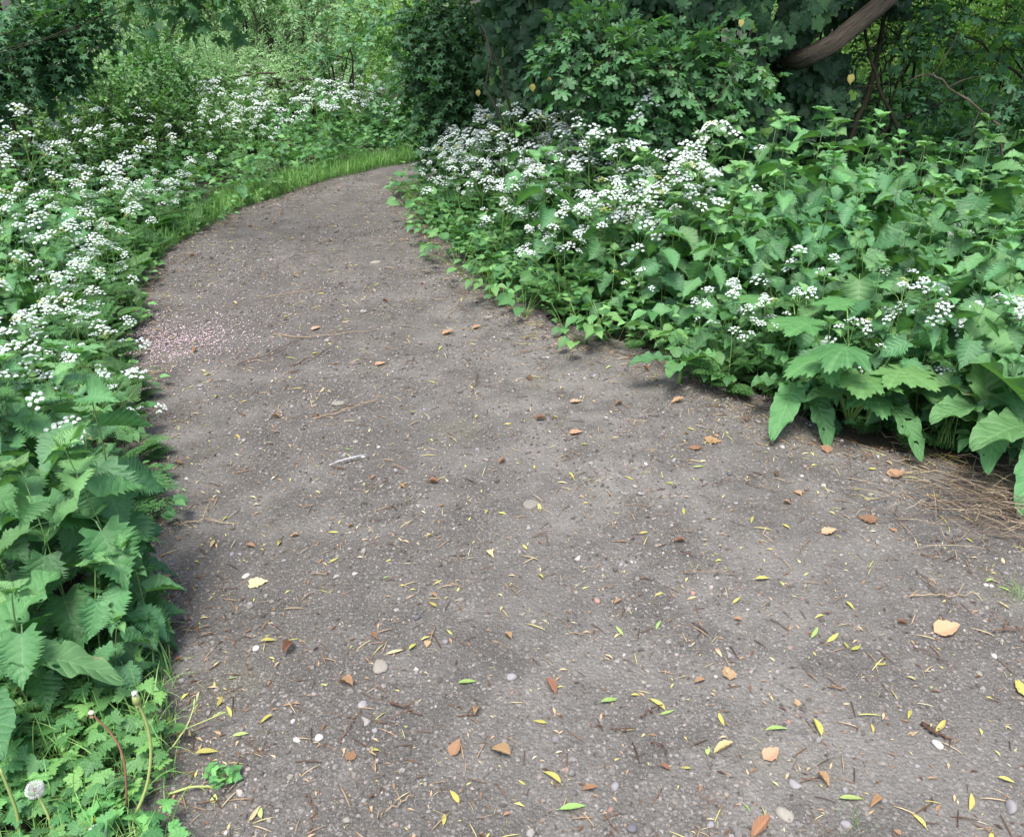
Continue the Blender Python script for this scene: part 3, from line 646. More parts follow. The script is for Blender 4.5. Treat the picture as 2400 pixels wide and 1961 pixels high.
# ------------------------------------------------------------------ docks, hogweed, brambles
def dock(px, py, leaves, label, brown=()):
    """leaves: (azimuth deg, start elevation deg, length, template, height of attachment)"""
    x, y = gp(px, py); root = empty('dock_plant', (x, y, -.01), label=label, cat='dock')
    m = MB(); m.add(tube(curve((0, 0, 0), (.01, 0, .12), 0, 4), [.012, .009, .007, .005], 6), P=[[0, 0, 0]], tint=[.4]); part('stem', m.mesh('dock_stem', M['stem']), root)
    for i, (az, el, L, k, z) in enumerate(leaves):
        m = MB(); d = dirs(radians(az), radians(el))
        m.add(DOCK[k], frames(d[None], (0, 0, 1)) if el < 70 else frames(d[None], (0, -1, .2)), [(0, 0, z)], scale=[L], tint=[R.random()])
        part('leaf', m.mesh('dock_leaf', M['dockbrown'] if i in brown else M['dock']), root)
    return root
dock(1860, 960, [(245, 20, .26, 2, .12), (280, 15, .24, 2, .11), (200, 25, .2, 1, .1), (330, 30, .2, 0, .1), (140, 50, .2, 1, .1)], 'dock with dark drooping crinkled leaves at the right path edge left of the scorched one')
dock(2030, 1000, [(-40, 28, .34, 2, .14), (-75, 20, .24, 2, .12), (200, 30, .24, 0, .12), (250, 45, .2, 1, .1)], 'dock with a large brown scorched leaf reaching over the path', (0,))
dock(2290, 1045, [(250, 25, .26, 2, .14), (170, 35, .32, 0, .16), (215, 30, .28, 0, .15), (320, 40, .3, 1, .1), (100, 75, .36, 1, .12)], 'dock with holed broad leaves right of the scorched dock', (1,))
dock(2420, 1090, [(215, 30, .36, 0, .14), (180, 50, .36, 1, .15), (240, 20, .3, 2, .12), (120, 60, .3, 1, .1)], 'dock with big bright leaf at the right picture edge above the straw')
dock(2300, 930, [(95, 80, .42, 1, .14), (60, 60, .3, 1, .14), (140, 60, .3, 1, .1)], 'dock with one upright veined yellow-green leaf', ())
dock(1590, 900, [(205, 30, .2, 0, .1), (300, 40, .18, 1, .1), (250, 30, .18, 0, .1), (20, 45, .2, 1, .1)], 'small dock with pale smooth leaves below the nettles')
dock(-30, 1500, [(12, 28, .25, 1, .30), (45, 40, .2, 0, .22), (-30, 15, .22, 2, .16)], 'dock with a holed pale leaf lying across the left nettles', (0,))
dock(-10, 1290, [(20, 25, .28, 0, .32), (70, 40, .24, 1, .25), (-20, 30, .24, 0, .25)], 'dock with a leathery brown-patched leaf at the left picture edge', (0,))
dock(0, 1720, [(60, 35, .22, 1, .2), (5, 25, .22, 2, .2), (-50, 30, .2, 0, .12)], 'dock with reddish midrib low at the left picture edge', (1,))
dock(740, 395, [(-60, 12, .26, 0, .15), (10, 15, .24, 1, .12), (180, 20, .24, 0, .12), (90, 30, .22, 1, .1)], 'butterbur-like dock with a big pale leaf beyond the bend')
dock(560, 470, [(-60, 10, .2, 0, .12), (20, 15, .2, 1, .12), (180, 20, .18, 0, .1)], 'dock on the grassy verge left of the bend')
x, y = gp(1990, 990); hog = empty('hogweed', (x, y, -.01), label='hogweed with broad lobed leaves on thick stalks at the right path edge', cat='hogweed')
for k, (az, L, hh, tp) in enumerate(((250, .17, .3, 0), (200, .16, .34, 1), (300, .16, .32, 0), (150, .15, .42, 0), (20, .16, .4, 1), (90, .15, .46, 0), (230, .14, .44, 1), (275, .13, .2, 1))):
    d = dirs(radians(az), radians(60)); tip = d * hh + np.array([0, 0, .02]); m = MB()
    m.add(tube(curve((0, 0, 0), tip, .02, 6), np.linspace(.006, .003, 6), 5), P=[[0, 0, 0]], tint=[.7]); st = part('stalk', m.mesh('hogweed_stalk', M['stem']), hog)
    m = MB(); m.add(HOG[tp], frames(dirs(radians(az), radians(5))[None], (0, 0, 1)), [tip - dirs(radians(az), radians(5)) * L * .45], scale=[L], tint=[R.random()]); part('leaf', m.mesh('hogweed_leaf', M['hog']), st)
hog2 = copy_thing(hog, (*gp(1870, 880), -.02), 1.3, .85, 'smaller hogweed in front of the nettles behind the lobed one')
for a_, b_ in zip([c for c in hog2.children], [c for c in hog.children]):
    for g_ in b_.children: c = g_.copy(); C.objects.link(c); c.parent = a_
def sprig(seed, T, n, ls, hh, mt, name):
    r = np.random.default_rng(seed); root = empty(name, (0, 0, -50)); ms = MB(); m = MB()
    for k in range(n):
        az = r.uniform(0, 6.28); rr = hh * r.uniform(.3, 1.1); tip = np.array([cos(az) * rr, sin(az) * rr, hh * r.uniform(.5, 1.15)])
        ms.add(tube(curve((0, 0, 0), tip, .01, 4), [.0016, .0012, .001, .0008], 3), P=[[0, 0, 0]], tint=[r.random()])
        for q in range(3 if name == 'bramble_shoot' else 1):
            a2 = az + (q - 1) * 1.2 if name == 'bramble_shoot' else az
            m.add(T[r.integers(len(T))], frames(dirs(a2, radians(r.normal(0, 14)))[None], np.array([0, 0, 1]) + r.normal(0, .25, 3)), [tip if name == 'bramble_shoot' else tip - dirs(a2, 0) * ls * .2], scale=[ls * r.uniform(.75, 1.2)], tint=[r.random()])
    part('stem', ms.mesh(name + '_stem', M['stem']), root); part('leaves', m.mesh(name + '_leaves', mt), root)
    return root
BR = [sprig(300 + i, OV, 6, .075, .16, M['cover'], 'bramble_shoot') for i in range(3)]
EG = [sprig(310 + i, HEART, 11, .055, .13, M['cover'], 'garlic_mustard') for i in range(4)]
BC = [sprig(320 + i, BUT, 26, .030, .085, M['butter'], 'creeping_buttercup') for i in range(5)]
# edge plants on the right
pe = poisson(90, (-1, 2.4, 2.6, 7.4), lambda x, y: x > xr(y) + .0 and .02 < dr(x, y) < .42 and (y > 3.2 or dr(x, y) > .3) and y > 2.75, lambda x, y: .105)
for x, y in pe:
    br = R.random() < .2
    later(place(BR, R.integers(3), (x, y, -.01), R.uniform(0, 6.28), R.uniform(.8, 1.2)) if br else place(EG, R.integers(4), (x, y, -.01), R.uniform(0, 6.28), R.uniform(.8, 1.35)),
          'three-leaved bramble shoot' if br else 'low heart-leaved weed', 'bramble' if br else 'weed', 'low plants along the right path edge', VEG_R)
# creeping buttercup and weeds left foreground
pe = poisson(80, (-1.75, -.55, .95, 1.66), lambda x, y: x < xl(y) - .10 and x > -.66 * (y * .9 + .95), lambda x, y: .085)
for x, y in pe: later(place(BC, R.integers(5), (x, y, -.01), R.uniform(0, 6.28), R.uniform(.75, 1.2)), 'creeping buttercup plant', 'buttercup', 'creeping buttercups at the left foreground', VEG_L)
b = copy_thing(BC[0], (*gp(525, 1835), 0), 1.1, .42, 'tiny buttercup runner rooted on the bare path left foreground', None); b['category'] = 'buttercup'
pe = poisson(60, (-2.6, -1.1, 2.2, 7.4), lambda x, y: x < xl(y) + .02 and dl(x, y) < .3, lambda x, y: .13)
for x, y in pe: later(place(BC if R.random() < .25 else EG, R.integers(4), (x, y, -.01), R.uniform(0, 6.28), R.uniform(.55, .85)), 'low weed at left edge', 'weed', 'low plants along the left path edge', VEG_L)
# ground cover that fills the banks
def cover(name, pts, T, s0, s1, zmax, mt, label):
    m = MB(); n = len(pts); idx = R.integers(0, len(T), n)
    z = R.random(n) ** .8 * zmax
    for i in range(len(T)):
        q = idx == i; k = q.sum()
        m.add(T[i], frames(dirs(R.uniform(0, 6.28, k), R.normal(.1, .35, k)), np.array([0, 0, 1]) + R.normal(0, .3, (k, 3))), np.column_stack([pts[q], z[q]]), scale=R.uniform(s0, s1, k))
    tag(link(bpy.data.objects.new(name, m.mesh(name, mt))), label, kind='stuff')
def pts_in(n, box, ok):
    out = []
    while len(out) < n:
        x = R.uniform(box[0], box[1]); y = R.uniform(box[2], box[3])
        if ok(x, y): out.append((x, y))
    return np.array(out)
cover('undergrowth', pts_in(7000, (-6, -1, 2, 10.5), lambda x, y: (x < xl(y) - .1 if y < 7.6 else y > np.interp(x, LE[9:, 0], LE[9:, 1]) + .15) and x > -.7 * (y + 1)), OV + HEART[:1] + MAP_LO, .03, .075, .30, M['cover'], 'low mixed green undergrowth filling the left bank')
cover('undergrowth', pts_in(5200, (-1, 4.2, 2.9, 7.2), lambda x, y: x > xr(y) + .05 and dr(x, y) > .08), OV + HEART + MAP_LO, .03, .07, .26, M['cover'], 'low mixed green undergrowth filling the right bank')
# grass
def grass(name, pts, h0, h1, label, kind='stuff'):
    m = MB(); n = len(pts); idx = R.integers(0, 3, n)
    for i in range(3):
        q = idx == i; k = q.sum()
        m.add(BLADE[i], rotz(R.uniform(0, 6.28, k)), np.column_stack([pts[q], np.zeros(k) - .01]), scale=R.uniform(h0, h1, k))
    return tag(link(bpy.data.objects.new(name, m.mesh(name, M['grass']))), label, kind=kind)
grass('grass', pts_in(13000, (-3.4, .6, 5.2, 9.9), lambda x, y: 0.0 < (dl(x, y)) < .2 + .25 * vnoise(np.array(x), np.array(y), 3, 2) and (x < xl(y) if y < 7.6 else y > np.interp(x, LE[9:, 0], LE[9:, 1]))), .06, .19, 'short bright verge grass along the left outer edge of the bend')
grass('grass', pts_in(900, (-1.5, -.6, .9, 1.75), lambda x, y: x < xl(y) - .02 and dl(x, y) < .4), .05, .17, 'thin grass blades among the left foreground weeds')
grass('grass', pts_in(9000, (1.6, 7.5, 7.2, 11.5), lambda x, y: x > 1.2), .4, 1.1, 'tall bright grass seen through the right hand wood')
def tuft(px, py, n, h, label):
    x, y = gp(px, py); m = MB()
    for i in range(3): m.add(BLADE[i], rotz(R.uniform(0, 6.28, n)), np.column_stack([R.normal(0, .02, (n, 2)), np.zeros(n)]), scale=R.uniform(h * .5, h, n))
    o = link(bpy.data.objects.new('grass_tuft', m.mesh('grass_tuft', M['grass']))); o.location = (x, y, 0); tag(o, label, 'grass tuft')
tuft(1150, 690, 16, .22, 'arching grass tuft at the corner of the right bank')
tuft(2210, 1040, 8, .2, 'thin bluish grass tuft between the scorched and holed docks')
tuft(370, 1740, 10, .2, 'wispy grass tuft leaning over the path beside the dandelion stalks')
tuft(2385, 1395, 12, .07, 'small dark moss-like tuft at the right picture edge below the straw')
tuft(1185 + 820, 1925, 5, .05, 'tiny sprout of grass on the path at the bottom right')
# straw heap
m = MB(); n = 650; c = np.array(gp(2330, 1190)); P2 = np.column_stack([R.normal(c[0] + .16, .2, n), R.normal(c[1] - .04, .13, n)])
az = R.normal(-.45, .75, n); L = R.uniform(.04, .26, n)
for i in range(n):
    d = dirs(az[i], R.normal(0, .08)); z = R.uniform(.004, .05) * max(0, 1 - ((P2[i] - c) ** 2).sum() * 5)
    p = np.array([*P2[i], z + .004]); m.add(tube(curve(p - d * L[i] / 2, p + d * L[i] / 2, R.uniform(0, .02), 5, .006), [.0008, .0012, .0012, .001, .0006], 4), P=[[0, 0, 0]], tint=[R.random()])
tag(link(bpy.data.objects.new('straw', m.mesh('straw', plain_mat('dry_straw', [(0, (.05, .038, .028)), (.5, (.14, .105, .075)), (1, (.38, .31, .21))], .8, .2)))), 'heap of dry brown grass stalks at the right path edge', kind='stuff')
pts = []; m = MB()
for t in np.linspace(0, 1, 700):
    i = int(t * 150); q = _r[min(i, 159)] + R.normal(0, .07, 2) + [.08, .03]; d = dirs(R.uniform(0, 6.28), R.normal(0, .1)); p = np.array([*q, .006]); L_ = R.uniform(.02, .14)
    m.add(tube([p - d * L_ / 2, p + d * L_ / 2], [.0011, .0008], 3), P=[[0, 0, 0]], tint=[R.random()])
tag(link(bpy.data.objects.new('straw', m.mesh('straw', lm))), 'scattered dead stalks beneath the right bank plants', kind='stuff')

# ------------------------------------------------------------------ dandelions and buttercup flower
def stalk(name, pts, rad, mt, tint, label, cat):
    p0 = np.array(pts[0]); root = empty(name, p0, label=label, cat=cat); P = np.array(pts) - p0
    t = np.linspace(0, 1, len(P)); tt = np.linspace(0, 1, 14); Q = np.stack([np.interp(tt, t, P[:, i]) for i in range(3)], -1)
    for _ in range(3): Q[1:-1] = (Q[:-2] + Q[1:-1] * 2 + Q[2:]) / 4
    m = MB(); m.add(tube(Q, np.linspace(rad, rad * .8, 14), 6), P=[[0, 0, 0]], tint=[tint]); part('stem', m.mesh(name + '_stem', mt), root)
    return root, Q[-1], nrm(Q[-1] - Q[-3])
redst = plain_mat('red_stalk', [(0, (.16, .07, .05)), (1, (.26, .13, .08))], .6)
palest = plain_mat('pale_stalk', [(0, (.2, .26, .08)), (1, (.34, .38, .14))], .5)
fluff = plain_mat('seed_fluff', [(0, (.55, .56, .54)), (1, (.85, .86, .85))], .8, .1, trans=.3)
brown = plain_mat('brown_bits', [(0, (.12, .07, .04)), (1, (.3, .2, .12))], .8)
Yd = 1.45
r_, e_, u_ = stalk('dandelion', [at(318, 1905, 1.16), at(345, 1850, 1.17), at(358, 1760, 1.19), at(345, 1690, 1.20), at(323, 1648, 1.20)], .0034, palest, .6, 'dandelion with a closed white-tipped head on a tall pale green stalk', 'dandelion')
m = MB(); ax = nrm([0.02, -.1, 1]); B = frames(nrm(np.cross([1., 0, 0], ax))[None], ax)[0]
m.add(tube([e_, e_ + ax * .006, e_ + ax * .016, e_ + ax * .022], [.004, .0085, .0075, .005], 10), P=[[0, 0, 0]], tint=[.4])
for k in range(14):
    a = k * 2 * pi / 14; d = B @ np.array([cos(a), sin(a), -.9]); m.add(leaf(1, .25, 'lance', 3, 2), frames(nrm(d)[None], (0, 0, 1)), [e_ + ax * .003], scale=[.011], tint=[.7])
part('flower_head', m.mesh('dandelion_bud', palest), r_)
m = MB()
for k in range(70): d = nrm(ax + R.normal(0, .25, 3)); m.add(tube([e_ + ax * .02, e_ + ax * .02 + d * .012], [.0006, .0005], 3), P=[[0, 0, 0]])
part('tuft', m.mesh('white_tuft', fluff), r_)
r_, e_, u_ = stalk('dandelion', [at(297, 1890, 1.18), at(295, 1790, 1.2), at(278, 1740, 1.22), at(250, 1705, 1.23), at(214, 1672, 1.23)], 0.0023, redst, .3, 'dandelion with a bare pinkish knob on a bent reddish stalk', 'dandelion')
m = MB(); m.add(ico2(4, .8), P=[e_ + [0, 0, .003]], scale=[.0065], tint=[.9]); part('flower_head', m.mesh('bare_knob', plain_mat('pink_knob', [(0, (.5, .36, .3)), (1, (.62, .48, .4))], .8)), r_)
m = MB()
for k in range(12): m.add(leaf(1, .3, 'lance', 3, 2), frames(nrm(dirs(k * .52, -.8))[None], (0, 0, 1)), [e_], scale=[.010])
part('bracts', m.mesh('bracts', brown), r_)
def clock(px, py, Y, base, label, rad=.018):
    c = at(px, py, Y); r_, e_, u_ = stalk('dandelion', [base, (base + c) / 2 + [.01, 0, .01], c], .0028, palest, .5, label, 'dandelion')
    n = 120; D = nrm(R.normal(0, 1, (n, 3))); m = MB()
    for d in D:
        m.add(tube([e_, e_ + d * rad * .75], [.0003, .0002], 3), P=[[0, 0, 0]], tint=[.4]); f = frames(nrm(np.cross(d, [.3, .5, .7]))[None], d)[0]
        for k in range(5): a = k * 2 * pi / 5; m.add(tube([e_ + d * rad * .75, e_ + d * rad + f @ np.array([cos(a), sin(a), 0]) * rad * .22], [.00025, .0002], 3), P=[[0, 0, 0]], tint=[.9])
    part('seed_head', m.mesh('seed_clock', fluff), r_)
    m = MB(); m.add(ico2(3, 1), P=[e_], scale=[.005]); part('core', m.mesh('clock_core', brown), r_)
clock(82, 1850, 1.17, at(130, 1990, 1.14), 'dandelion clock, ragged and half blown, at the lower left')
clock(228, 1952, 1.12, at(245, 2080, 1.08), 'round white dandelion clock cut by the bottom edge')
r_, e_, u_ = stalk('buttercup_flower', [at(235, 2040, 1.12), at(225, 1980, 1.13), at(218, 1928, 1.15)], .0012, M['stem'], .5, 'single yellow buttercup flower among leaves at the bottom left', 'buttercup')
m = MB()
for k in range(5): m.add(leaf(1, .95, 'ovate', 5, 4, 0, .2, -.5), frames(dirs(k * 2 * pi / 5, .5)[None], (0, 0, 1)), [e_], scale=[.011])
part('petals', m.mesh('yellow_petals', plain_mat('yellow_petal', [(0, (.75, .5, .02)), (1, (.85, .6, .03))], .3, .5)), r_)
r_, e_, u_ = stalk('dandelion', [at(0, 1800, 1.17), at(20, 1850, 1.16), at(42, 1905, 1.15), at(50, 1990, 1.13)][::-1], .0034, palest, .1, 'drooping brownish dandelion stalk at the left picture edge', 'dandelion')
def goosegrass(pts, label, tint=.9, rad=.0015, name='grass_stalk', cat='stalk'):
    r_, e_, u_ = stalk(name, pts, rad, palest, tint, label, cat); m = MB()
    for k in range(5): m.add(leaf(1, .2, 'lance', 3, 2), frames(nrm(u_ + R.normal(0, .25, 3))[None], (0, 0, 1)), [e_ - u_ * .008 * k], scale=[.02])
    part('seed_spike', m.mesh('seed_spike', palest), r_)
g3 = lambda px, py, z: np.array([*gp(px, py, z), z])
goosegrass([g3(400, 1755, .03), g3(440, 1700, .06), g3(460, 1640, .09)], 'upright pale grass stalk beside the dandelion stalks')
goosegrass([g3(380, 1730, .03), g3(440, 1705, .05), g3(520, 1672, .05)], 'pale grass stalk reaching right over the path')
goosegrass([g3(395, 1860, .01), g3(450, 1842, .02), g3(500, 1843, .01)], 'thick pale runner joining the left weeds and the tiny buttercup', .8, .003, 'runner')

# ------------------------------------------------------------------ shrubs and trees
def spray(seed, T, n, ls, L=.35, droop=.15, pairs=True, flat=.6):
    r = np.random.default_rng(seed); m = MB(); pts = np.array([(0, t * L, -droop * L * t * t) for t in np.linspace(0, 1, 5)])
    m.add(tube(pts, np.linspace(.0035, .001, 5), 3), P=[[0, 0, 0]], tint=[.5], mat=0)
    for k in range(n):
        t = .12 + .88 * (k // 2 if pairs else k) / max(1, (n - 1) // 2 if pairs else n - 1); t = min(t, 1); c = np.array([0, t * L, -droop * L * t * t])
        sd = 1 if k % 2 else -1; az = pi / 2 - sd * radians(r.uniform(35, 75) if t < .97 else r.uniform(0, 40)); el = radians(r.normal(-12, 16))
        m.add(T[r.integers(len(T))], frames(dirs(az, el)[None], np.array([r.normal(0, .3), r.normal(0, .3), 1])), [c], scale=[ls * r.uniform(.65, 1.15)], tint=[r.random()], mat=1)
    return m.template()
SP = {'maple': [spray(i, MAP, 10, .05, .3, .25) for i in range(4)], 'maplelo': [spray(i, MAP_LO, 10, .055, .3, .3) for i in range(3)],
      'syc': [spray(i, MAP, 8, .08, .35, .3) for i in range(3)],
      'ov': [spray(i, OVS, 14, .045, .3, .2) for i in range(4)], 'willow': [spray(i, LAN, 26, .07, .45, -.1 + .2 * i, False) for i in range(3)],
      'big': [spray(i, OVS, 12, .12, .6, .2) for i in range(3)]}
def tree(name, label, cat, loc, trunk, clumps, kind, mt, nsp, bark='darkbark', group=None, sc=1.0, outward=.7, down=0.0, seed=0, br=.012):
    """trunk: list of (points, r0, r1); clumps: (x, y, z, rx, ry, rz); nsp sprays per clump"""
    root = empty(name, loc, label=label, cat=cat, group=group); tm = MB()
    for pts, r0, r1 in trunk: tm.add(tube(pts, np.linspace(r0, r1, len(pts)), 8), P=[[0, 0, 0]], tint=[R.random()])
    m = MB(); T = SP[kind]
    for ci, c in enumerate(clumps):
        c = np.array(c, float); n = max(3, int(nsp * (c[6] if len(c) > 6 else 1)))
        ctr = c[:3]; b0 = np.array(trunk[ci % len(trunk)][0][-1], float) if ci % 2 else np.array(trunk[0][0][len(trunk[0][0]) // 2], float)
        tm.add(tube(curve(b0, ctr, .05, 6, .02), np.linspace(br, br * .3, 6), 5), P=[[0, 0, 0]], tint=[R.random()])
        u = nrm(R.normal(0, 1, (n, 3))); rad = R.random((n, 1)) ** .45; P = ctr + u * rad * c[3:6]
        d = nrm(u * outward + R.normal(0, .35, (n, 3)) + np.array([0, 0, .05 - down])); P = P - d * .12 * sc
        idx = R.integers(0, len(T), n)
        for i in range(len(T)):
            q = idx == i
            if q.any(): m.add(T[i], frames(d[q], np.array([0, 0, 1]) + R.normal(0, .15, (q.sum(), 3))), P[q], scale=np.full(q.sum(), sc) * R.uniform(.8, 1.2, q.sum()), tint=np.clip(R.normal(.5, .25, q.sum()), 0, 1))
    part('trunk', tm.mesh(name + '_trunk', M[bark]), root); part('crown', m.mesh(name + '_crown', [M[bark], M[mt]]), root)
    return root
def stemset(n, H, spread, r0=.02):
    out = []
    for k in range(n):
        a = R.uniform(0, 6.28); s_ = R.uniform(.3, 1) * spread; out.append((curve((cos(a) * .08, sin(a) * .08, -.05), (cos(a) * s_, sin(a) * s_, H * R.uniform(.7, 1)), .05, 7, .02), r0, r0 * .35))
    return out
def clumpset(n, box, rad, seed):
    r = np.random.default_rng(seed); return [(r.uniform(box[0], box[1]), r.uniform(box[2], box[3]), r.uniform(box[4], box[5]), *(np.array(rad) * r.uniform(.75, 1.25))) for _ in range(n)]

# the ivy-clad tree with the bare leaning limb
lx0 = at(1875, 152, 5.55); lx1 = at(2095, -5, 5.75); dd = lx1 - lx0
root = empty('ivy_clad_tree', (1.1, 6.3, 0), label='old tree smothered in glossy dark ivy with a bare brown leaning limb', cat='tree'); o0 = np.array([1.1, 6.3, 0])
m = MB(); IVR = root; n = 12; m.add(tube(curve((0, 0, -.1), (.25, .3, 4.2), .0, n, .03), np.linspace(.2, .12, n), 12), P=[[0, 0, 0]], tint=[.2]); part('trunk', m.mesh('ivy_tree_trunk', M['darkbark']), root)
pts = np.array([lx0 + dd * t for t in (-.06, -.03, 0, .15, .35, .6, .85, 1.1, 1.5, 2.1, 3.0)]) - o0
pts[0] += [.0, .6, .03]; pts[1] += [.02, .3, .02]; pts[2] += [.03, .12, .02]; pts[:, 2] += np.array([0, 0, 0, .01, -.012, .0, .015, 0.03, .1, .3, .8]); rad = np.array([.07, .078, .084, .082, .08, .078, .08, .08, .08, .07, .05]) * .68
tt = np.linspace(0, 10, 60); Q = np.stack([np.interp(tt, np.arange(11), pts[:, i]) for i in range(3)], -1); Q[2:-2] = (Q[:-4] + Q[1:-3] + Q[2:-2] + Q[3:-1] + Q[4:]) / 5
T = tube(Q, np.interp(tt, np.arange(11), rad), 20); ang = T['uv'][:, 0] * pi; ln = T['uv'][:, 1]
ctr = np.vstack([np.repeat(Q, 20, 0), Q[:1], Q[-1:]]); off = T['v'] - ctr
T['v'] = ctr + off * (1 + .10 * np.sin(ang * 3 + ln * 4) + .05 * np.sin(ang * 7 - ln * 9))[:, None]
def bark_mat():
    m, t, p, o = mat_base('limb_bark'); g = G(t)
    mp = g.n('ShaderNodeMapping'); mp.inputs['Scale'].default_value = (10, 4, 1); g.l(g.attr('luv', 'Vector'), mp.inputs[0])
    n1 = g.noise(2.2, 5, .65, mp.outputs[0]); n2 = g.noise(30, 4, .6, g.pos())
    c = g.ramp(n1, [(.3, (.025, .020, .015)), (.5, (.08, .062, .043)), (.7, (.19, .15, .105))]); c = g.mix(g.mr(n2, .5, .7, 0, .5), c, (.09, .085, .05))
    g.l(c, p.inputs['Base Color']); p.inputs['Roughness'].default_value = .9
    b = g.n('ShaderNodeBump'); b.inputs['Strength'].default_value = 1; b.inputs['Distance'].default_value = .02; g.l(g.m('ADD', n1, g.m('MULTIPLY', n2, .4)), b.inputs['Height']); g.l(b.outputs[0], p.inputs['Normal'])
    return m
m = MB(); m.add(T, P=[[0, 0, 0]], tint=[.6]); part('limb', m.mesh('bare_limb', bark_mat()), root)
def ivy(name, root, o0, regs, sc0=.042, sc1=.07):
    m = MB()
    for (x0, x1, z0, z1, y0, n) in regs:
        x = R.uniform(x0, x1, n); z = R.uniform(z0, z1, n)
        bump = .35 * vnoise(x, z, 2.0, 31) + .22 * vnoise(x, z, 5.5, 32); lay = R.random(n) ** 2.0 * .35
        y = y0 + .45 * ((x - (x0 + x1) / 2) / ((x1 - x0) / 2)) ** 2 - bump + lay
        k = (vnoise(x, z, 3.1, 33) > .27) & (R.random(n) < np.clip((x - x0) * 3.0 + .1, 0, 1))
        x, y, z = x[k], y[k], z[k]; n = len(x)
        d = nrm(np.column_stack([R.normal(0, .5, n), R.normal(-.25, .2, n), -1 + R.normal(0, .45, n)])); nn = np.column_stack([R.normal(0, .45, n), -1 + R.normal(0, .3, n), .55 + R.normal(0, .35, n)])
        big = vnoise(x, z, 1.6, 34); tint = np.clip(R.normal(.38, .24, n) + (R.random(n) < .04 + .16 * (vnoise(x, z, 2.7, 35) > .72)) * .6, 0, 1); idx = R.integers(0, 2, n)
        for i in range(2):
            q = idx == i; m.add(IVY[i], frames(d[q], nn[q]), np.column_stack([x, y, z])[q] - o0, scale=R.uniform(sc0, sc1, q.sum()) * (.8 + .5 * big[q]), tint=tint[q])
    n = 150; t = R.random(n); b_ = lx0 + (lx1 - lx0) * (t * 1.3 - .12)[:, None] + np.column_stack([R.normal(-.15, .04, n), R.normal(.02, .06, n), .12 + np.abs(R.normal(.05, .05, n))])
    m.add(IVY[0], frames(nrm(np.column_stack([R.normal(0, .5, n), R.normal(-.2, .2, n), -1 + R.normal(0, .3, n)])), np.column_stack([R.normal(0, .4, n), -1 + R.normal(0, .3, n), .5 + 0 * t])), b_ - o0, scale=R.uniform(.045, .075, n), tint=np.clip(R.normal(.4, .25, n), 0, 1))
    part('ivy', m.mesh(name, M['ivy']), root)
    m = MB()
    for k in range(26):
        x = R.uniform(0, 2.2); m.add(tube(curve(np.array([x, 6.1, 0]) - o0, np.array([x + R.normal(0, .3), 6.0, R.uniform(1, 2.2)]) - o0, .05, 8, .03), np.linspace(.012, .004, 8), 5), P=[[0, 0, 0]], tint=[R.random()])
    part('ivy_stems', m.mesh('ivy_stems', M['bark']), root)
ivy('ivy_leaves', root, o0, [(-.25, 1.15, .35, 2.6, 6.25, 6500), (.9, 2.25, .45, 1.15, 6.0, 2600), (.9, 1.95, 1.0, 2.6, 5.95, 3600), (1.8, 2.6, 1.35, 2.4, 6.05, 1200), (1.75, 2.35, .55, .95, 5.9, 700)])
# its unseen high crown, spread wide and thickened to shade the ivy wall
m = MB(); n = 4200; c = np.column_stack([R.uniform(-.3, 4.2, n), R.uniform(5.3, 8.2, n), R.uniform(2.5, 4.0, n)]) - o0
for i in range(3):
    q = R.integers(0, 3, n) == i; m.add(SP['big'][i], frames(dirs(R.uniform(0, 6.28, q.sum()), R.normal(0, .3, q.sum())), (0, 0, 1)), c[q], scale=R.uniform(.8, 1.3, q.sum()))
part('crown', m.mesh('ivy_tree_crown', [M['darkbark'], M['shrub']]), root)

def wc(px, py, Y, r, f=1.0):     # clump in world coordinates from a photo pixel
    p = at(px, py, Y); return (p[0], p[1], p[2], r, r, r * .8, f)
def rel(cl, o): return [(c[0] - o[0], c[1] - o[1], c[2] - o[2], *c[3:]) for c in cl]
def wtree(name, label, cat, o, cl, kind, mt, nsp, stems=4, H=None, **k):
    H = H or max(c[2] for c in cl) * .8; return tree(name, label, cat, o, stemset(stems, H, .4), rel(cl, o), kind, mt, nsp, **k)
# light maple sprays in front of the ivy
wtree('field_maple', 'young field maple with light blue-green leaves in front of the ivy', 'maple', (1.05, 5.65, 0),
      [wc(1370, 85, 5.2, .16), wc(1430, 130, 5.2, .2), wc(1330, 110, 5.3, .12, .5), wc(1500, 150, 5.2, .2), wc(1600, 190, 5.2, .22), wc(1560, 250, 5.15, .2), wc(1450, 270, 5.2, .16), wc(1650, 260, 5.2, .2), wc(1700, 160, 5.3, .16), wc(1480, 330, 5.2, .14, .6), wc(1620, 130, 5.3, .16), wc(1410, 60, 5.3, .1, .5)],
      'maple', 'maple', 34, bark='bark', down=.15)
wtree('field_maple', 'dark drooping field maple overhanging the bend from the right', 'maple', (-.35, 7.6, 0),
      [wc(1010, 120, 7.0, .22), wc(990, 180, 7.0, .2), wc(1045, 230, 6.9, .24), wc(1030, 290, 6.9, .2), wc(1090, 310, 6.9, .2), wc(1065, 350, 6.8, .15), wc(1070, 150, 7.1, .25), wc(1110, 250, 7.0, .2), wc(990, 50, 7.2, .22), wc(1050, 60, 7.2, .3)],
      'maplelo', 'mapledark', 48, down=.35)
wtree('hawthorn', 'small-leaved yellow-green hawthorn in the gap behind the ivy', 'hawthorn', (.4, 8.6, 0),
      [wc(1100, y_, 8.2, .45) for y_ in (20, 100, 180, 260, 330)] + [wc(1200, y_, 8.4, .45) for y_ in (0, 120, 240, 330)] + [wc(1040, 60, 8.2, .3), wc(1010, 150, 8.2, .3)], 'ov', 'shrub', 60)
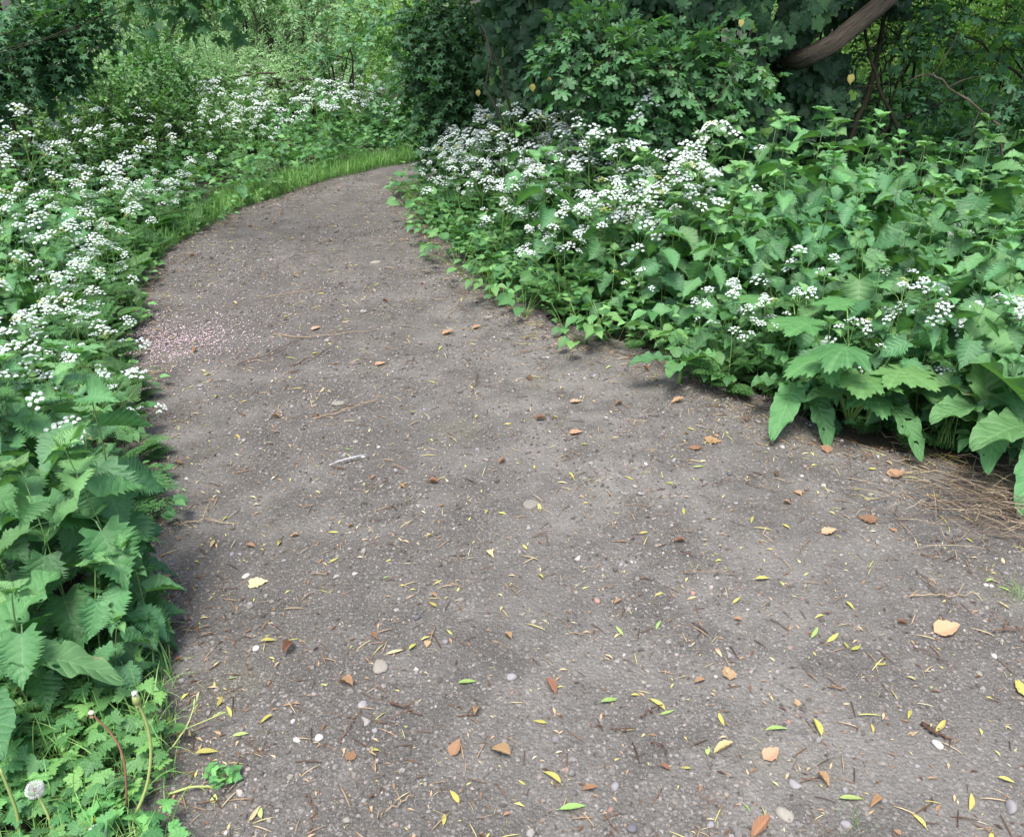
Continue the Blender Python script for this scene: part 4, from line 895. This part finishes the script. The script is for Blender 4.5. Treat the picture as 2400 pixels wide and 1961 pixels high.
# right hand wood
wtree('field_maple', 'dark field maple with flat leaf layers at the right picture edge', 'maple', (3.7, 5.9, 0),
      [wc(2350, 100, 5.5, .3), wc(2250, 170, 5.6, .25), wc(2330, 250, 5.5, .25), wc(2380, 330, 5.3, .22), wc(2250, 330, 5.6, .22), wc(2180, 380, 5.6, .2), wc(2340, 400, 5.3, .2), wc(2200, 60, 5.8, .25), wc(2100, 340, 5.8, .16), wc(2420, 180, 5.4, .3)], 'maple', 'mapledark', 11)
wtree('elder', 'thin dark elder behind the bare limb', 'elder', (2.7, 6.5, 0), [wc(2110, 90, 6.1, .25), wc(2020, 230, 6.0, .18), wc(2160, 220, 6.2, .2), wc(2060, 40, 6.3, .25), wc(2000, 290, 6.0, .12, .5), wc(2230, 20, 6.3, .25)], 'ov', 'mapledark', 15)
for k, (pts, r0, lab) in enumerate((([(2000, 300, 5.7), (2030, 240, 5.75), (2060, 120, 5.9)], .022, 'thick dark upright pole behind the tallest nettles'), ([(2110, 300, 5.6), (2060, 220, 5.65), (2040, 130, 5.8)], .014, 'leaning dark pole crossing behind the nettles'),
                                 ([(1970, 300, 5.7), (2010, 230, 5.8), (2045, 190, 5.85)], .010, 'thin dark sucker left of the thick pole'), ([(2350, 300, 5.2), (2290, 250, 5.25), (2225, 205, 5.3), (2190, 180, 5.35)], .008, 'grey bare dead branch slanting at the right'),
                                 ([(2080, 290, 6.0), (2160, 260, 6.0), (2200, 245, 6.1)], .012, 'pale fallen branch lying low behind the nettles'), ([(1890, 250, 5.9), (1900, 190, 6.0), (1930, 120, 6.0)], .016, 'dark stem under the broken end of the bare limb'))):
    P = [at(*q) for q in pts]; lo = P[0].copy(); g0 = np.array([lo[0] + (lo[0] - P[1][0]) * 1.2, lo[1] - .02, -.03])
    root_ = empty('dead_branch' if k in (3, 4) else 'pole', g0, label=lab, cat='branch' if k in (3, 4) else 'pole'); Pn = np.array([g0] + P + [P[-1] + (P[-1] - P[-2]) * (1.5 if k < 3 or k == 5 else .2)]) - g0
    t = np.linspace(0, 1, len(Pn)); q = np.linspace(0, 1, 14); Q = np.stack([np.interp(q, t, Pn[:, i]) for i in range(3)], -1); Q[1:-1] += R.normal(0, .008, (12, 3))
    m = MB(); m.add(tube(Q, np.linspace(r0, r0 * .6, 14), 7), P=[[0, 0, 0]], tint=[.9 if k in (3, 4) else .2]); part('stem', m.mesh('pole_stem', M['bark' if k in (3, 4) else 'darkbark']), root_)
    for j in range(7):
        m = MB(); a = Q[R.integers(4, 13)]; e = a + R.normal(0, .16, 3) + [0, 0, .1]; m.add(tube(curve(a, e, .02, 4, .008), [.004, .003, .002, .001], 4), P=[[0, 0, 0]])
        part('side_twig', m.mesh('pole_twig', M['bark' if k in (3, 4) else 'darkbark']), root_)
# left: dark sycamore/maple and hedge
wtree('field_maple', 'dark field maple at the top left corner', 'maple', (-4.0, 7.0, 0),
      [wc(40, 40, 6.4, .3), wc(120, 60, 6.6, .28), wc(80, 130, 6.5, .25), wc(170, 110, 6.7, .16, .7), wc(10, 190, 6.3, .18), wc(190, 20, 6.8, .2), wc(-60, 120, 6.2, .3), wc(140, 180, 6.7, .12, .6), wc(-20, 250, 6.4, .18), wc(220, 70, 6.9, .16, .7), wc(60, 90, 6.7, .3), wc(130, 10, 6.8, .3)], 'maplelo', 'mapledark', 42, down=.15, sc=.85)
wtree('sycamore', 'sycamore bough with large dark hanging leaves at the top left', 'sycamore', (-4.3, 6.0, 0),
      [wc(300, -30, 5.4, .08, .5), wc(430, -30, 5.4, .1, .5), wc(520, -45, 5.3, .08, .5), wc(360, -10, 5.4, .05, .35), wc(470, -20, 5.4, .06, .4), wc(180, -40, 5.5, .12, .5)], 'syc', 'mapledark', 12, down=.5, H=1.9, sc=.75, br=.005)
for k, (px, py, Y, lab) in enumerate(((90, 360, 7.4, 'dense small-leaved hedge bush at the far left behind the parsley'), (260, 300, 8.0, 'mid green hedge bush left of the pale willows'), (420, 290, 8.8, 'low hedge bush in front of the pale willows'), (330, 180, 8.8, 'taller hedge bush rising left of the pale willows'), (-60, 250, 7.4, 'hedge bush cut by the left picture edge'), (150, 220, 8.2, 'hedge bush under the dark top-left maple'))):
    p = at(px, py, Y); tree('hedge_shrub', lab, 'shrub', (p[0], p[1], 0), stemset(5, p[2], .4), clumpset(9, (-.55, .55, -.35, .35, .15, p[2] + .15), (.32, .3, .28), 400 + k), 'ov', 'shrub', 36, bark='bark', group='hedge shrubs on the left')
# pale willows beyond
for k, (px, py, Y, lab) in enumerate(((420, 60, 11.5, 'pale feathery willow behind the left hedge'), (560, 80, 12.2, 'pale willow left of centre of the far thicket'), (680, 60, 11.6, 'brightest pale willow in the far thicket'), (790, 60, 12.4, 'pale willow just left of the far sycamore'), (620, 10, 13.6, 'tall willow behind the brightest one'), (340, 0, 13.2, 'tall pale willow at the top left background'), (500, 200, 10.6, 'low willow growth above the far cow parsley'), (690, 190, 10.8, 'low willow growth with brown twigs above the bend'))):
    p = at(px, py, Y); top = max(1.1, p[2] + .9) if k < 6 else p[2] + .2
    tree('willow', lab, 'willow', (p[0], p[1], 0), stemset(6, top, .6), clumpset(14 if k < 6 else 8, (-.8, .8, -.5, .5, .25, top), (.42, .4, .36), 500 + k), 'willow', 'willow', 34, bark='bark', group='pale willows beyond the bend')
wtree('sycamore', 'bright green sycamore sapling above the bend', 'sycamore', (-1.9, 10.2, 0), [wc(760, 30, 9.8, .3), wc(840, 70, 9.8, .35), wc(880, 140, 9.6, .3), wc(790, 130, 9.9, .25), wc(860, 10, 10, .4), wc(720, 150, 9.8, .15), wc(900, 220, 9.5, .25), wc(760, 180, 9.8, .15)], 'syc', 'maple', 9, sc=.62, bark='bark', br=.007)
wtree('hazel', 'yellow-green hazel behind the dark maple at the bend', 'hazel', (-.4, 11, 0), [wc(930, 20, 10.5, .45), wc(900, 120, 10.6, .45), wc(960, 200, 10.4, .45), wc(1050, 120, 10.4, .45), wc(1080, 250, 10.2, .4), wc(1000, 320, 10.2, .35), wc(1130, 40, 10.6, .5)], 'ov', 'bright', 60)
for k, (px, Y, lab) in enumerate(((2080, 10, 'bright green bush seen through the gap in the wood'), (2250, 11, 'bright bush seen behind the right picture edge maple'), (1960, 12, 'pale green bush glimpsed under the bare limb'), (2400, 9.5, 'light green bush at the far right'), (1500, 11, 'green bush hidden behind the ivy'))):
    p = at(px, 100, Y); tree('bush', lab, 'bush', (p[0], p[1], 0), stemset(5, 1.6, .5), clumpset(14, (-1, 1, -.5, .5, .2, 2.3), (.45, .4, .4), 540 + k), 'ov', 'bright', 60, bark='bark')
# the wood that closes the view
for k, x in enumerate(np.linspace(-14, 14, 10)):
    yy = 18 + 1.5 * (k % 2); tree('broadleaf_tree', ['leafy', 'dense', 'rounded', 'tall', 'spreading'][k % 5] + (' tree closing the far left background' if x < -3 else ' tree closing the far centre background' if x < 4 else ' tree closing the far right background'), 'tree', (x, yy, 0),
         [(curve((0, 0, -.1), (R.normal(0, .3), 0, 4.5), 0, 8, .06), .16, .06)], clumpset(15, (-1.7, 1.7, -.8, .8, .5, 5.8), (.95, .8, .8), 600 + k), 'big', 'bright' if -9 < x < 0 or x > 6 else 'shrub', 34, bark='bark', group='background wood', outward=.9)

# ------------------------------------------------------------------ fallen leaves, stones, twigs on the path
def dry_mat(name, stops, vein): return leaf_mat(name, stops, vein, 8, .4, .6, .3, .15, .5, objvar=.18, tc=(.4, .3, .1), sat=1.0)
FM = {'yellow': dry_mat('yellow_leaf', [(0, (.40, .38, .09)), (1, (.60, .56, .16))], (.75, .7, .3)), 'green': dry_mat('green_fallen_leaf', [(0, (.25, .42, .12)), (1, (.42, .55, .18))], (.5, .62, .3)),
      'pale': dry_mat('pale_leaf', [(0, (.55, .45, .22)), (1, (.66, .56, .32))], (.6, .55, .35)), 'orange': dry_mat('orange_leaf', [(0, (.30, .17, .09)), (1, (.46, .30, .18))], (.5, .35, .2)), 'brown': dry_mat('brown_leaf', [(0, (.16, .08, .05)), (1, (.32, .17, .10))], (.35, .22, .14))}
def flat_leaf(kind, seed):
    r = np.random.default_rng(seed)
    if kind == 'narrow': return leaf(1, r.uniform(.2, .3), 'lance', 10, 4, 0, r.uniform(-.2, .5), r.uniform(-.1, .2), .02, .12, r.uniform(-.25, .25), .0)
    if kind == 'broad': return leaf(1, r.uniform(.6, .85), 'heart' if seed % 2 else 'ovate', 12, 6, .1 * (seed % 3), r.uniform(.05, .3), r.uniform(-.25, .15), .05, .25, r.uniform(-.1, .1), .03)
    return leaf(1, r.uniform(.3, .5), 'lance', 12, 6, .1, r.uniform(.5, 1.0), r.uniform(-.3, .3), .08, .1, r.uniform(-.3, .3), .0)
FL = {}
for kd in ('narrow', 'broad', 'curled'):
    for cl in FM:
        FL[kd, cl] = []
        for i in range(4):
            m = MB(); m.add(flat_leaf(kd, (len(kd) * 5 + ord(cl[0])) % 7 + i * 3 + len(cl)), P=[[0, -.5, 0]], tint=[.1 + .27 * i]); me = m.mesh('fallen_leaf', FM[cl]); FL[kd, cl].append(me)
def zmin(me): 
    a = np.zeros(len(me.vertices) * 3, np.float32); me.vertices.foreach_get('co', a); return a[2::3].min()
ZM = {me.name: float(zmin(me)) for l in FL.values() for me in l}
def put_leaf(kd, cl, x, y, size, rz, i=0):
    me = FL[kd, cl][i % 4]; o = link(bpy.data.objects.new('fallen_leaf', me)); o.scale = (size,) * 3; o.rotation_euler = (R.normal(0, .08), R.normal(0, .08), rz)
    o.location = (x, y, float(gz(np.array(x), np.array(y))) + .002 - ZM[me.name] * size); return o
HAND = [('broad', 'orange', 1710, 1585, .045, 0, 'broad torn orange leaf, lower right'), ('broad', 'orange', 2205, 1478, .075, 80, 'largest orange-tan leaf with a curled dark middle by the right edge'), ('curled', 'brown', 1295, 1615, .05, -20, 'long upright chestnut brown leaf'),
        ('broad', 'orange', 1063, 1762, .042, 30, 'round tan leaf at bottom centre'), ('broad', 'orange', 1800, 1772, .048, 60, 'cupped orange-brown leaf near the bottom right'), ('narrow', 'yellow', 1783, 1360, .045, 85, 'bright yellow oval leaf right of centre'),
        ('broad', 'orange', 2095, 1115, .062, 70, 'tan leaf lying in front of the scorched dock'), ('broad', 'orange', 1938, 1060, .055, 10, 'upright folded orange leaf against the drooping dock'), ('broad', 'brown', 2040, 1220, .055, -60, 'pinkish brown oval leaf below the scorched dock'),
        ('broad', 'orange', 1935, 1248, .05, 80, 'flat tan leaf with a long stalk left of the pinkish brown one'), ('broad', 'orange', 1665, 1035, .06, 85, 'orange leaf beside a yellow one near the nettles'), ('broad', 'orange', 1628, 1052, .045, 40, 'small cupped tan leaf left of the orange pair'), ('curled', 'orange', 1585, 945, .055, 80, 'glossy orange leaf nearest the nettle edge'),
        ('broad', 'orange', 1343, 945, .05, 80, 'pale orange leaf with notch in the middle distance'), ('broad', 'orange', 1342, 1018, .05, 85, 'flat salmon orange leaf in the middle distance'), ('curled', 'brown', 1265, 988, .045, 85, 'curled brown leaf left of the salmon one'), ('broad', 'orange', 1043, 782, .06, 80, 'tan leaf pair far up the path'), ('broad', 'orange', 1112, 770, .05, 80, 'far tan leaf right of the leaf pair'),
        ('broad', 'orange', 885, 855, .05, 60, 'lone tan leaf beyond the stick litter'), ('broad', 'orange', 735, 772, .05, 60, 'orange leaf near the forked twig'), ('broad', 'pale', 597, 1370, .05, 80, 'cream leaf with thin stalk right of the white stone'), ('narrow', 'yellow', 625, 1508, .04, 80, 'yellow boat-shaped leaf left of centre'), ('curled', 'brown', 677, 1530, .05, 20, 'dark red crumpled leaf left of centre'),
        ('narrow', 'yellow', 480, 1772, .048, 80, 'spotted yellow leaf beside the tiny buttercup runner'), ('narrow', 'yellow', 517, 1650, .035, 10, 'rounded lime leaf right of the grass stalks'), ('narrow', 'yellow', 541, 1672, .035, -20, 'second lime leaf right of the grass stalks'), ('narrow', 'yellow', 398, 1692, .04, 10, 'yellow leaf propped against the grass stalks'), ('narrow', 'green', 560, 1725, .035, 70, 'pale green narrow leaf right of the runner'),
        ('narrow', 'yellow', 1547, 1650, .05, -30, 'long yellow leaf standing on a brown twig'), ('narrow', 'green', 1560, 1672, .035, 85, 'blue-green leaf below the long yellow one'), ('narrow', 'green', 1425, 1645, .05, 75, 'long pale green leaf right of the chestnut one'), ('narrow', 'green', 1090, 1603, .045, 85, 'light green toothed leaf left of centre bottom'), ('narrow', 'yellow', 1920, 1710, .05, 5, 'curved yellow leaf like a banana'),
        ('narrow', 'green', 1813, 1706, .05, 85, 'pale green leaf above the cupped orange one'), ('narrow', 'green', 1657, 1760, .035, 5, 'small emerald leaf near a pinkish one'), ('curled', 'pale', 1693, 1758, .05, 80, 'pinkish tan rolled leaf beside the emerald one'), ('narrow', 'yellow', 2205, 1706, .05, 60, 'yellow leaf just beyond the white triangular stone'), ('broad', 'yellow', 2400, 1625, .05, 0, 'large round yellow leaf cut by the right edge'),
        ('narrow', 'green', 1910, 1487, .05, 50, 'blue-green leaf leading a chain of yellow ones'), ('narrow', 'yellow', 1950, 1497, .045, 60, 'first yellow leaf of the short chain'), ('narrow', 'yellow', 1985, 1515, .035, 20, 'second yellow leaf of the short chain'), ('narrow', 'yellow', 2005, 1522, .04, 65, 'third yellow leaf of the short chain'), ('narrow', 'green', 1987, 1868, .05, 80, 'lime leaf at the lower right'), ('narrow', 'yellow', 2160, 1925, .04, -10, 'egg yellow leaf at the bottom right'),
        ('narrow', 'yellow', 2278, 1885, .045, 40, 'yellow leaf pointing down near the right bottom corner'), ('curled', 'brown', 1780, 1945, .06, 55, 'russet crescent leaf cut by the bottom edge'), ('narrow', 'yellow', 1300, 1825, .05, -40, 'long yellow-green leaf near bottom centre'), ('narrow', 'green', 1335, 1893, .055, 85, 'pale green twig-like leaf at bottom centre'), ('narrow', 'yellow', 1070, 1870, .04, -20, 'lime leaf at the bottom left of centre'), ('curled', 'orange', 817, 1610, .045, -50, 'amber curled leaf left of centre'),
        ('narrow', 'pale', 920, 1535, .045, 85, 'cream leaf with dark point left of centre'), ('narrow', 'yellow', 1018, 1423, .035, -30, 'yellow leaf in the middle of the path'), ('narrow', 'green', 1453, 1483, .035, -35, 'small upright green leaf in mid path'), ('narrow', 'green', 1635, 1095, .045, 88, 'pale green leaf in front of the tan leaves'), ('narrow', 'yellow', 1725, 1410, .035, 60, 'yellow leaf left of a wispy one, mid right'), ('narrow', 'yellow', 1265, 1190, .045, 0, 'crumpled yellow leaf on the pale flat stone'),
        ('narrow', 'green', 610, 1912, .035, -30, 'green leaf tip at the lower left'), ('narrow', 'pale', 595, 1918, .04, 30, 'tan yellow leaf left of the green tip'), ('broad', 'green', 502, 1880, .02, 0, 'tiny round green leaf near the runner'), ('curled', 'orange', 1180, 1765, .05, -50, 'orange-brown sliver leaf right of the round tan leaf')]
taken = []
for kd, cl, px, py, sz, rz, lab in HAND:
    x, y = gp(px, py); o = put_leaf(kd, cl, x, y, sz * 1.05, radians(-rz), R.integers(4)); tag(o, lab, 'leaf', 'fallen leaves on the path'); taken.append((x, y))
words = {('narrow', 'yellow'): 'small yellow willow leaf', ('narrow', 'green'): 'small green willow leaf', ('narrow', 'pale'): 'faded straw-coloured leaf', ('curled', 'brown'): 'shrivelled brown leaf', ('curled', 'orange'): 'curled rusty leaf', ('broad', 'orange'): 'flat tan leaf', ('curled', 'pale'): 'curled pale leaf'}
keys = list(words); pr = [.40, .07, .18, .15, .12, .03, .05]
for i, (x, y) in enumerate(scatter_path(250, 1.15, 6.5, .05, 1.5)):
    if min(math.hypot(x - a, y - b_) for a, b_ in taken) < .04: continue
    kd, cl = keys[R.choice(7, p=pr)]; o = put_leaf(kd, cl, x, y, R.uniform(.015, .038) * (1.2 if y > 3 else 1), R.uniform(0, 6.28), R.integers(4)); taken.append((x, y))
    later(o, words[kd, cl], 'leaf', 'fallen leaves on the path', PATH_MARKS)
# stones
stone_cols = {'white': [(0, (.4, .385, .36)), (1, (.6, .575, .54))], 'grey': [(0, (.17, .165, .17)), (1, (.28, .27, .28))], 'dark': [(0, (.08, .08, .09)), (1, (.12, .12, .135))], 'red': [(0, (.26, .15, .12)), (1, (.34, .21, .17))], 'buff': [(0, (.19, .175, .15)), (1, (.28, .26, .22))]}
SMAT = {k: plain_mat(k + '_stone', v, .8, .3, (60, (.1, .09, .08), .35), .3) for k, v in stone_cols.items()}
def put_stone(cl, x, y, s_, rz, label=None, flat=.55, seed=0):
    m = MB(); m.add(ico2(seed, flat), P=[[0, 0, 0]], tint=[R.random()]); o = link(bpy.data.objects.new('stone', m.mesh('stone', SMAT[cl], True))); o.scale = (s_,) * 3; o.rotation_euler = (0, 0, rz)
    o.location = (x, y, float(gz(np.array(x), np.array(y))) + s_ * flat * .3); o['category'] = 'stone'
    if label: o['label'] = label
    return o
for i, (cl, px, py, s_, lab, fl) in enumerate((('white', 2195, 1745, .016, 'white triangular stone beside a dark twig', .6), ('buff', 1245, 1180, .034, 'large pale flat stone sunk in mid path', .12), ('red', 1400, 1410, .013, 'reddish squarish pebble in mid path', .7), ('white', 577, 1352, .014, 'white shell-like stone at the left', .4), ('grey', 1198, 1590, .016, 'pale grey pointed stone left of the chestnut leaf', .6),
                                     ('dark', 978, 1453, .013, 'bluish dark stone left of centre', .6), ('grey', 1045, 1507, .010, 'round blue-grey pebble in mid path', .7), ('buff', 1080, 1410, .012, 'rounded buff pebble in mid path', .6), ('buff', 890, 1565, .03, 'pale buried stone left of centre', .15), ('grey', 1442, 1842, .012, 'round grey pebble at the bottom centre', .8), ('dark', 1481, 1942, .012, 'dark blue pebble cut by the bottom edge', .8),
                                     ('grey', 1865, 1835, .016, 'lilac grey angular stone below the cupped orange leaf', .5), ('grey', 1982, 1930, .014, 'slate pebble by the grass sprout at the bottom', .5), ('buff', 1840, 1905, .022, 'half buried rounded stone at the bottom right', .35), ('white', 748, 1731, .011, 'white oval pebble at the left bottom', .5), ('white', 697, 1737, .010, 'white pebble left of the oval one', .6), ('grey', 1302, 1730, .010, 'pale bluish pebble below the chestnut leaf', .6),
                                     ('buff', 1145, 742, .03, 'pale worn stone far up the path', .12), ('buff', 790, 943, .034, 'broad buried stone left of the middle distance', .1), ('buff', 880, 1000 - 385, .04, 'pale flat stone far up near the bend', .1), ('white', 600, 1522, .011, 'white pebble below the boat-shaped leaf', .5), ('dark', 1710, 1110, .012, 'grey knobbly pebble before the orange leaves', .8), ('grey', 545, 1300, .012, 'smooth grey pebble near the left nettles', .5), ('grey', 2370, 1895, .022, 'pale grey stone at the bottom right corner', .5), ('grey', 850, 1653, .014, 'greenish pale flat stone at lower left of centre', .4))):
    x, y = gp(px, py); put_stone(cl, x, y, s_, R.uniform(0, 6), lab, fl, i)
for i, (x, y) in enumerate(scatter_path(150, 1.15, 3.6, .0, 1.3)):
    cl = R.choice(['white', 'grey', 'dark', 'red', 'buff'], p=[.12, .36, .14, .1, .28]); o = put_stone(cl, x, y, R.uniform(.0045, .010), R.uniform(0, 6), None, R.uniform(.4, .7), 50 + i % 12)
    later(o, {'white': 'small white pebble', 'grey': 'small grey pebble', 'dark': 'small dark pebble', 'red': 'small reddish pebble', 'buff': 'small buff pebble'}[cl], 'stone', 'pebbles on the path', PATH_MARKS)
# twigs and feather
def twig(pxs, r0, mt, label, forks=1, tint=.5):
    P = np.array([[*gp(*q), .006] for q in pxs]); p0 = P[0]; P = P - p0; t = np.linspace(0, 1, len(P)); q = np.linspace(0, 1, 12); Q = np.stack([np.interp(q, t, P[:, i]) for i in range(3)], -1); Q[1:-1, :2] += R.normal(0, .004, (10, 2)); Q[1:-1, 2] += R.uniform(0, .008, 10)
    m = MB(); m.add(tube(Q, np.linspace(r0, r0 * .5, 12), 5), P=[[0, 0, 0]], tint=[tint])
    for k in range(forks):
        a = Q[R.integers(3, 9)]; d = dirs(R.uniform(0, 6.28), .1); m.add(tube(curve(a, a + d * R.uniform(.03, .09), .005, 4), [r0 * .6, r0 * .5, r0 * .4, r0 * .3], 4), P=[[0, 0, 0]], tint=[tint])
    o = link(bpy.data.objects.new('twig', m.mesh('twig', mt))); o.location = p0; return tag(o, label, 'twig')
tb = plain_mat('twig_bark', [(0, (.06, .035, .025)), (.5, (.14, .085, .055)), (1, (.4, .3, .18))], .8)
for a_, r0, lab, fk, ti in (([(555, 857), (620, 840), (700, 800), (715, 785)], .003, 'long dark forked twig near the orange leaf', 3, .2), ([(640, 785), (720, 795), (800, 785), (880, 775)], .002, 'pale thin twig far left of centre', 2, .9), ([(735, 985), (820, 962), (905, 930)], .0025, 'straw-coloured curved twig in the middle distance', 1, .8), ([(620, 700), (700, 688), (760, 680)], .0025, 'thin pale twig far up the path', 0, .8),
                     ([(1190, 835), (1270, 820), (1345, 806)], .002, 'thin orange-brown twig near the right bank corner', 0, .6), ([(680, 860), (740, 840), (780, 815)], .003, 'dark knobbly twig right of the forked one', 3, .1), ([(400, 1235), (470, 1225), (560, 1230)], .002, 'yellowish grass stem lying by the left nettles', 2, 1.0), ([(1600, 1345), (1680, 1347), (1745, 1348)], .0018, 'straight thin twig left of the bright yellow leaf', 0, .6),
                     ([(1670, 1120 + 20), (1690, 1135), (1712, 1128)], .002, 'short dark stick below the tan leaves', 0, .2), ([(1775, 1145), (1800, 1150), (1825, 1156)], .0022, 'short pale brown stick mid right', 0, .6), ([(2145, 1340), (2200, 1400), (2250, 1430)], .0018, 'dark thin twig at the right', 1, .1), ([(2130, 1402), (2200, 1400), (2290, 1397)], .0018, 'pale straight stalk at the right', 1, .9), ([(2140, 1520), (2200, 1545), (2240, 1570)], .002, 'reddish dark twig below the largest tan leaf', 0, .2),
                     ([(1500, 1684), (1530, 1670), (1552, 1655)], .0025, 'brown twig under the long yellow leaf', 0, .2), ([(915, 1650), (950, 1662), (990, 1680)], .0025, 'thin grey-brown twig left of centre bottom', 2, .3), ([(800, 1745), (825, 1700), (848, 1668)], .002, 'upright thin twig at the lower left', 1, .5), ([(870, 1755), (876, 1780), (880, 1810)], .0028, 'pale straw stub at the lower left', 0, .9), ([(885, 1920), (930, 1895), (970, 1865)], .002, 'thin bent straw at the bottom left of centre', 1, .8),
                     ([(720, 1870), (735, 1900), (733, 1950)], .0022, 'brown curved twig at the bottom left', 0, .3), ([(2160, 1700), (2185, 1720), (2215, 1735)], .005, 'dark bark stick behind the white triangular stone', 0, .05), ([(1940, 1610), (1965, 1618), (1990, 1626)], .0022, 'thin pale stick above the curved yellow leaf', 0, .7), ([(1525, 1745), (1560, 1755), (1565, 1790)], .002, 'bent dark twig beside the brown curl', 1, .1), ([(2330, 1485), (2400, 1478)], .003, 'reddish stem beside the largest tan leaf', 3, .5),
                     ([(1120, 880), (1117, 905), (1105, 930)], .0025, 'dark curved twig in the middle distance', 0, .2), ([(1640, 1870), (1700, 1900)], .0018, 'thin stick near the bottom right of centre', 1, .4)):
    twig(a_, r0, tb, lab, fk, ti)
P = [np.array([*gp(772, 1094), .008]), np.array([*gp(810, 1085), .018]), np.array([*gp(862, 1072), .01])]
root = empty('feather', P[0], label='narrow pale grey bird feather lying on the path', cat='feather'); m = MB(); m.add(tube(np.array(P) - P[0], [.0012, .001, .0005], 4), P=[[0, 0, 0]], tint=[1]); part('quill', m.mesh('quill', fluff), root)
d = P[2] - P[0]; m = MB(); m.add(leaf(1, .055, 'lance', 10, 4, .0, .4, -.02), frames(nrm(d)[None], (0, -.3, 1)), [[0, 0, .004]], scale=[np.linalg.norm(d)], tint=[.2]); part('vane', m.mesh('vane', plain_mat('feather_vane', [(0, (.25, .25, .28)), (1, (.4, .4, .44))], .7)), root)
for k, (px, py, Y, s_) in enumerate(((1992, 165, 5.45, .055), (1283, 172, 5.75, .055), (1245, 190, 5.8, .045), (1118, 205, 6.0, .04), (1735, 38, 5.3, .04), (1712, 105, 5.4, .035), (1800, 170, 5.4, .03))):
    m = MB(); m.add(HEART[k % 2], frames(nrm([[.2, -.1, -1]]), (.1, -1, .3)), [at(px, py, Y) - np.array(IVR.location)], scale=[s_], tint=[.8]); part('yellowed_leaf', m.mesh('yellowed_leaf', FM['yellow']), IVR)
settle_labels()
for o in [o for o in C.objects if o.parent is None and o.location[2] < -40]:     # prototypes that no spot used
    for ch in list(o.children): bpy.data.objects.remove(ch)
    bpy.data.objects.remove(o)
